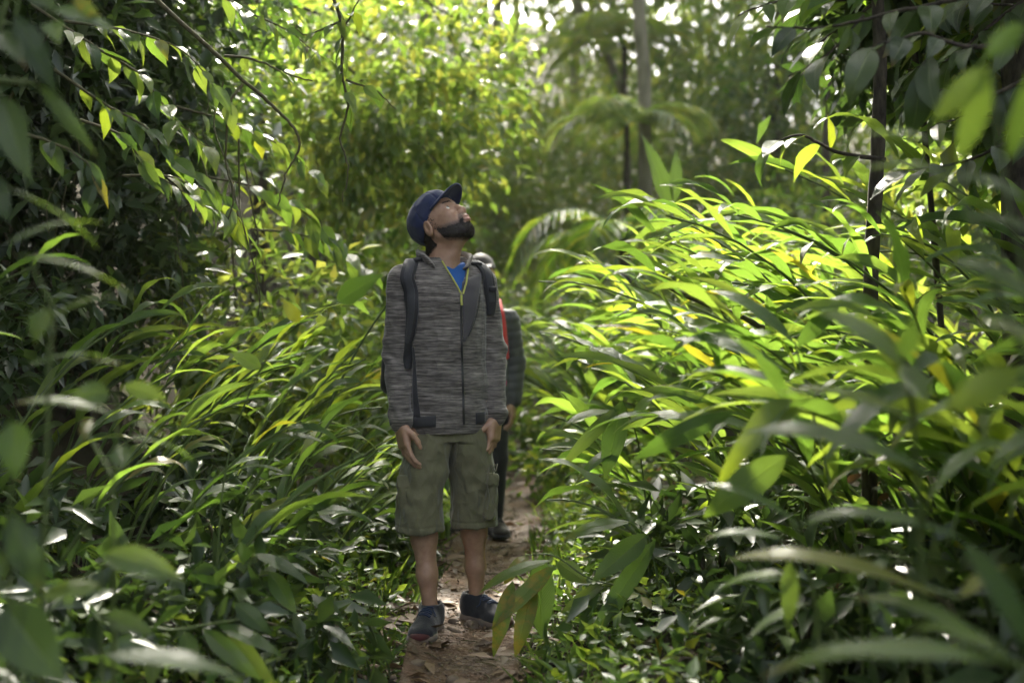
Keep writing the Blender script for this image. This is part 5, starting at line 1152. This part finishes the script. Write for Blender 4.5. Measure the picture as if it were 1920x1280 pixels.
bush((-3.4, 6.4, 1.8), (1.0, .8, 1.0), 55, 34, .16, .13, 'dark', 'deep shaded bush on top of the bank')
bush((-.1, 11.5, .9), (1.3, .9, 1.1), 90, 34, .17, .11, 'far', 'grey green bush closing the path behind the hikers')
bush((1.3, 12.0, 1.0), (1.4, 1.0, 1.2), 90, 34, .17, .12, 'far', 'bush at the foot of the pale straight trunk')
bush((-1.6, 12.5, 1.3), (1.5, 1.0, 1.5), 90, 34, .2, .13, 'far', 'tall bush behind the sunlit trees')
bush((3.2, 11.5, 1.2), (1.5, 1.0, 1.4), 90, 34, .2, .13, 'far', 'bush behind the far ginger canes')
bush((5.0, 9.5, 1.4), (1.4, 1.2, 1.7), 90, 34, .2, .14, 'far', 'tall bush behind the slender dark trunk')
bush((3.4, 6.6, 1.5), (1.1, 1.0, 1.3), 80, 34, .17, .13, 'bright', 'yellow green bush lit through behind the slender dark trunk')
bush((3.2, 4.6, 1.3), (.9, .9, 1.2), 70, 34, .15, .13, 'dark', 'dark bush between the two trunks')
bush((2.6, 2.9, .8), (.7, .8, .9), 50, 34, .14, .13, 'dark', 'dark bush at the back of the near ginger canes')
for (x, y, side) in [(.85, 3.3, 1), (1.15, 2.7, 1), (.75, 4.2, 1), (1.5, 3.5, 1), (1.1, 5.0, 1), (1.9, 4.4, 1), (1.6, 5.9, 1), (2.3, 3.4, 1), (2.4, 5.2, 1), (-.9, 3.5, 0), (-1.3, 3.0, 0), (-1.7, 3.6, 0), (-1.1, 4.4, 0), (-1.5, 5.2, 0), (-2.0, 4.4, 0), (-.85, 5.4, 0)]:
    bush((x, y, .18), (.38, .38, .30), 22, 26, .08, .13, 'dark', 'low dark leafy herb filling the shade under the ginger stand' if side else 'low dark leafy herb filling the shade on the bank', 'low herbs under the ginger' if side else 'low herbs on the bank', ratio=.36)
tree((5.6, 9.6), 5.5, .07, (4.2, 9.0, 3.5), (1.3, .9, 1.4), 100, 38, .19, .13, 'far', 'leafy tree behind the slender dark trunk', rng, shell=.1)
tree((5.2, 7.4), 5.0, .06, (3.3, 7.4, 3.1), (.9, .7, 1.0), 70, 38, .16, .12, 'bright', 'light green tree filling the gap right of the thin pale trunk', rng, shell=.1)
tree((7.5, 13), 7, .09, (5.6, 12.6, 4.8), (1.9, 1.2, 1.8), 110, 38, .25, .16, 'far', 'hazy leafy tree beyond the ginger stand', rng, shell=.1)
tree((3.6, 15.5), 7, .09, (3.4, 15.5, 4.6), (1.6, 1.2, 1.7), 80, 38, .25, .17, 'far', 'hazy leafy tree in the bright gap', rng, shell=.1)
for (x, y, zc, lab) in ((.42, 8.1, .22, 'small leafy herb clump at the path edge past the second hiker'), (-.55, 7.9, .25, 'small leafy herb clump on the bank side past the second hiker'), (.10, 9.7, .35, 'leafy herb clump growing across the overgrown path')):
    bush((x, y, zc), (.34, .4, .3), 26, 26, .09, .11, 'far', lab)
bush((1.75, .9, 1.3), (.65, .8, 1.3), 90, 36, .16, .15, 'dark', 'added out of view bush shading the path before the near ginger')  # added out of frame to keep sky light off the near right
bush((-1.75, .8, 1.3), (.7, .8, 1.3), 90, 36, .16, .15, 'dark', 'added out of view bush shading the bank before the heart leaved herb')  # added out of frame to darken the near left corner
tree((4.6, 6.0), 4.2, .05, (1.95, 5.6, 2.75), (.6, .4, .6), 60, 34, .13, .15, 'dark', 'dark leafy tree top hanging behind the slender dark trunk', rng, shell=.0)
tree((4.9, 5.2), 4.2, .05, (2.25, 5.0, 2.2), (.35, .4, .7), 50, 34, .12, .14, 'far', 'leafy tree top behind the stout dark trunk', rng, shell=.0)
for (x, y, zc, rx, rz) in [(1.0, 18.5, 3.2, 1.8, 2.6), (3.2, 19, 3.4, 1.8, 2.8), (-1.0, 19.5, 3.4, 1.8, 3.0), (5.6, 18, 3.6, 1.9, 3.0), (9.5, 17, 3.8, 2.2, 3.4)]:
    bush((x, y, zc - .8), (rx, 1.2, rz - .6), 90, 34, .26, .2, 'bright', 'tall haze tinted bush on the rising ground behind the path', 'tall bushes on the rising ground')  # lighter leaf colour stands in for the far glow
k = 0
for (x, y, zc, rx, rz) in [(-4.5, 14, 2.2, 2.2, 2.4), (-1.5, 16, 2.0, 2.2, 2.2), (1.5, 16, 1.8, 2.0, 1.9), (4.5, 15, 2.2, 2.2, 2.4), (7.5, 14, 2.6, 2.2, 2.8), (-7, 17, 3, 2.6, 3), (0, 21, 2.6, 3, 2.6), (4, 21, 2.8, 3, 2.8), (8.5, 20, 3.4, 3, 3.6), (-5, 22, 3.4, 3, 3.6)]:
    bush((x, y, zc), (rx, 1.4, rz), 110, 34, .28, .17 if y < 18 else .24, 'bright' if y > 15 else 'far', 'broad hazy bush in the forest behind the path', 'hazy bushes behind the path')  # farther bushes take the lightened leaf colour as painted glow
for (x, y, h) in [(-6, 25, 9), (-2, 27, 9), (2.5, 28, 8.5), (6.5, 26, 9), (11, 24, 9), (-10, 26, 10), (0, 36, 12), (6, 37, 12), (12, 36, 12), (-7, 37, 13), (-14, 36, 13), (18, 35, 12)]:
    g_ = gz(x, y); tree((x, y), h, .16, (x, y, g_ + h * .72), (h * .36, h * .3, h * .36), 120, 36, h * .045, h * .033, 'bright', 'tall haze tinted forest tree far behind the path', rng, group='far forest trees', bark='palebark', shell=.25)  # leaf colour lightened so the far crowns seem to glow
# ------------------------------------------------------------------ palms with feathered fronds
def frond(root, O, p0, d, L, droopf, nl, ll, rng, mat):
    d = np.array(d, float); d /= np.linalg.norm(d); pts = [np.array(p0, float)]; a = d.copy()
    for k in range(16):
        a = a + np.array((0, 0, -droopf / 16)) * (1 + k * .08); a /= np.linalg.norm(a); pts.append(pts[-1] + a * L / 16)
    pts = np.array(pts); V1, F1 = tube_arrays(pts - O, np.linspace(.012, .003, 17) * L / 1.5, 5)
    t = np.repeat(np.linspace(.12, 1, nl), 2); sg = np.tile([1, -1], nl)
    q = np.stack([np.interp(t * 16, np.arange(17), pts[:, c]) for c in range(3)], 1); tg = np.gradient(pts, axis=0); tg = np.stack([np.interp(t * 16, np.arange(17), tg[:, c]) for c in range(3)], 1); tg /= np.linalg.norm(tg, axis=1)[:, None]
    sd_ = np.cross(tg, (0, 0, 1)); sd_ /= np.linalg.norm(sd_, axis=1)[:, None] + 1e-9
    dd = tg * .7 + sd_ * sg[:, None] + np.array((0, 0, -.25)) + rng.normal(0, .06, (len(t), 3))
    ls = ll * np.sin(math.pi * np.clip(t * .85 + .12, 0, 1)) ** .7 * rng.uniform(.85, 1.1, len(t))
    V2, F2 = leaf_cloud(q, dd, np.tile((0, 0, 1.), (len(t), 1)), ls, .085); V2 = V2 - O
    me = mesh_np('frond', np.concatenate([V1, V2]), [F1, F2 + len(V1)]); me.materials.append(mat); link('frond', me, None, root)
def palm(px, py, Y, nf, L, droopf, ll, label, rng, mat, az=None, up=.9, r=.05, cat='palm', name='palm'):
    c = np.array(P(px, py, Y)); b = np.array((c[0], c[1], gz(c[0], c[1]) - .1)); root = empty(name, b, label, cat)
    V, F = tube_arrays(spline([b * 0, (c - b) * .5 + (.03, 0, 0), c - b], 12), np.linspace(r * 1.2, r, 12), 8); link('trunk', mesh_np('trunk', V, F), M['bark'], root)
    for k in range(nf):
        a = (2 * math.pi * k / nf + rng.normal(0, .2)) if az is None else R(az[k % len(az)])
        frond(root, b, c, (math.cos(a), math.sin(a), up * rng.uniform(.6, 1.2)), L * rng.uniform(.85, 1.1), droopf, 34, ll, rng, mat)
palm(1175, 235, 12.5, 9, 1.15, 1.3, .42, 'palm with pale shining fronds beside the pale straight trunk', rng, M['bright'], r=.03)
palm(1170, 90, 16, 9, 1.6, 1.2, .5, 'taller palm with arching hazy fronds behind the leaning trunk', rng, M['bright'], r=.04)
palm(1170, 450, 10.5, 10, 1.5, 1.8, .36, 'low palm with grey arching fronds behind the ginger stand', rng, M['far'])
# big paddle leaves rising behind the ginger
sprig('wild_banana', (1262, 760), 8.2, [[(1262, 450, 8.2), (1258, 400, 8.2)]], [((1258, 400), (1202, 250), 8.2, 8.1, 36, UPC, T_D[0]), ((1265, 380), (1267, 278), 8.2, 8.2, 26, UPC, T_D[0])], 'wild banana with two upright paddle leaves rising above the ginger stand', stem_r=.02)
# fern clumps low on the left bank and beside the path
def fern(x, y, nf, L, label, rng, group):
    b = np.array((x, y, gz(x, y))); root = empty('fern', b, label, 'fern', group)
    for k in range(nf):
        a = 2 * math.pi * k / nf + rng.normal(0, .3); frond(root, b, b, (math.cos(a), math.sin(a), rng.uniform(.7, 1.5)), L * rng.uniform(.7, 1.1), 1.6, 24, L * .24, rng, M['broad'])
for x, y, l_ in ((-1.55, 3.6, .5), (-1.25, 3.3, .42), (-1.8, 4.1, .5), (-1.7, 3.2, .45), (-1.95, 3.7, .5)): fern(x, y, 8, l_, 'small feathery fern on the shaded bank below the ginger', rng, 'ferns on the bank')
for x, y, l_ in ((.55, 5.2, .3), (.62, 4.6, .28), (.75, 4.1, .34), (.5, 6.0, .3), (.95, 3.6, .34)): fern(x, y, 7, l_, 'small fern at the path edge under the ginger stand', rng, 'ferns at the path edge')
# hanging aerial roots in the dark hollow
for k in range(11):
    px = rng.uniform(90, 520); Y = rng.uniform(4.6, 5.8); y0 = rng.uniform(120, 330); y1 = y0 + rng.uniform(180, 420)
    a = np.array(P(px, y0, Y)); b = np.array(P(px + rng.normal(0, 25), y1, Y)); q1, q2, q3 = [a + (b - a) * e + rng.normal(0, .05, 3) for e in (.25, .5, .78)]
    V, F = tube_arrays(spline([a, q1, q2, q3, b], 26) - a, np.linspace(1, .4, 26) * rng.uniform(.0025, .005), 5)
    tag(link('hanging_root', mesh_np('hanging_root', V, F), M['twig'], loc=a), 'thin brown aerial root hanging in the dark hollow of the bank', 'root', 'aerial roots in the hollow')
# broken old stalk
b = P(1520, 900, 4.7); b.z = gz(b.x, b.y)
V, F = tube_arrays(spline([np.zeros(3), np.array(P(1490, 680, 4.65) - b), np.array(P(1415, 607, 4.6) - b), np.array(P(1330, 572, 4.5) - b), np.array(P(1252, 535, 4.5) - b), np.array(P(1246, 512, 4.5) - b)], 30), np.linspace(.010, .013, 30) * (1 + .08 * NR.standard_normal(30)), 8)
tag(link('broken_stalk', mesh_np('broken_stalk', V, F), M['twig'], loc=b), 'dead brown broken stalk lying across the ginger leaves', 'stalk')
# ------------------------------------------------------------------ ground cover and litter
N = 16000
y = rng.uniform(2.6, 10, N); sgn = rng.choice([-1, 1], N); x = trail_x(y) + sgn * (.21 + np.abs(rng.normal(0, .45, N))); z = ground_z(x, y) + rng.uniform(.0, .16, N) * sstep(.25, .5, np.abs(x - trail_x(y)))
V, F = leaf_cloud(np.stack([x, y, z], 1), np.stack([rng.normal(0, 1, N), rng.normal(0, 1, N), rng.uniform(-.1, .9, N)], 1), rng.normal(0, .4, (N, 3)) + (0, 0, 1), rng.uniform(.02, .085, N), .48)
g_ = link('ground_cover', mesh_np('ground_cover', V, F), M['broad']); tag(g_, 'low green herbs and seedlings crowding both edges of the path', 'ground cover', kind='stuff')
N = 2400
y = rng.uniform(2.4, 10, N); x = trail_x(y) + rng.choice([-1, 1], N) * (.22 + np.abs(rng.normal(0, .35, N))); z = ground_z(x, y)
V, F = leaf_cloud(np.stack([x, y, z], 1), np.stack([rng.normal(0, .5, N), rng.normal(0, .5, N), rng.uniform(.4, 1.2, N)], 1), rng.normal(0, 1, (N, 3)), rng.uniform(.05, .20, N), .05)
g_ = link('grass', mesh_np('grass', V, F), M['broad']); tag(g_, 'thin grass blades growing along the path edges', 'grass', kind='stuff')
M['litter'] = leaf_material('dead_leaf', [(0, (0.05, 0.03, 0.016)), (.5, (.12, .07, .035)), (1, (.20, .14, .08))], [(0, (.08, .04, .02)), (1, (.2, .12, .05))], .15, .6, vein=False)
N = 4500
y = rng.uniform(2.6, 9, N); x = trail_x(y) + rng.normal(0, .5, N); z = path_z(x, y) + .012
V, F = leaf_cloud(np.stack([x, y, z], 1), np.stack([rng.normal(0, 1, N), rng.normal(0, 1, N), rng.normal(0, .15, N)], 1), rng.normal(0, .25, (N, 3)) + (0, 0, 1), rng.uniform(.015, .06, N) * np.where(np.abs(x - trail_x(y)) < .25, .5, 1), .45)
g_ = link('leaf_litter', mesh_np('leaf_litter', V, F), M['litter']); tag(g_, 'dead brown leaves and scraps lying on the path and forest floor', 'leaf litter', kind='stuff')
specs = []
for k in range(150):
    y_ = rng.uniform(3.0, 8); x_ = float(trail_x(y_)) + rng.normal(0, .28); a_ = rng.uniform(0, 6.28); l_ = rng.uniform(.03, .14); z_ = float(path_z(x_, y_)) + .006
    specs.append((spline([(x_, y_, z_), (x_ + math.cos(a_) * l_ * .5 + rng.normal(0, .008), y_ + math.sin(a_) * l_ * .5, z_ + .006), (x_ + math.cos(a_) * l_, y_ + math.sin(a_) * l_, z_ + rng.uniform(-.004, .01))], 5), rng.uniform(.0012, .0035)))
tag(tubes('fallen_twigs', specs, M['twig'], None, 5), 'small broken twigs scattered over the dirt path', 'twigs', kind='stuff')
N = 500
y = rng.uniform(3.2, 7, N); x = trail_x(y) + rng.choice([-1, 1], N) * np.abs(rng.normal(.24, .1, N)); z = path_z(x, y) + .015
V, F = leaf_cloud(np.stack([x, y, z], 1), np.stack([rng.normal(0, 1, N), rng.normal(0, 1, N), rng.normal(0, .12, N)], 1), rng.normal(0, .3, (N, 3)) + (0, 0, 1), rng.uniform(.05, .12, N), .42)
tag(link('fallen_leaves', mesh_np('fallen_leaves', V, F), M['litter']), 'larger fallen brown leaves gathered along the path edges', 'fallen leaves', kind='stuff')
# ------------------------------------------------------------------ unseen canopy trees added to shade the near part of the path
rng = np.random.default_rng(9)
for (bx, by, h, c, r_, nc, lab) in SHADE_TREES:
    tree((bx, by), h, .13, c, r_, nc, 34, .34, .27, 'far', lab, rng, name='added_shade_tree', shell=.05, limbs=9, group='added canopy trees shading the path')
# ------------------------------------------------------------------ damp air
hb = bmesh.new(); bmesh.ops.create_cube(hb, size=1.0); hm = bpy.data.meshes.new('haze'); hb.to_mesh(hm); hb.free()
hz = link('haze', hm); tag(hz, 'thin bright damp air filling the forest', 'haze', kind='stuff')
hz.scale = (90, 75, 34); hz.location = (0, 27, 13.5)
t = NT('damp_air'); pv = t.new('VolumePrincipled'); pv.inputs['Density'].default_value = 0.0008; pv.inputs['Anisotropy'].default_value = 0.3; pv.inputs['Color'].default_value = (.93, .97, .90, 1)
t.l(pv.outputs[0], t.out.inputs['Volume']); hm.materials.append(t.m)
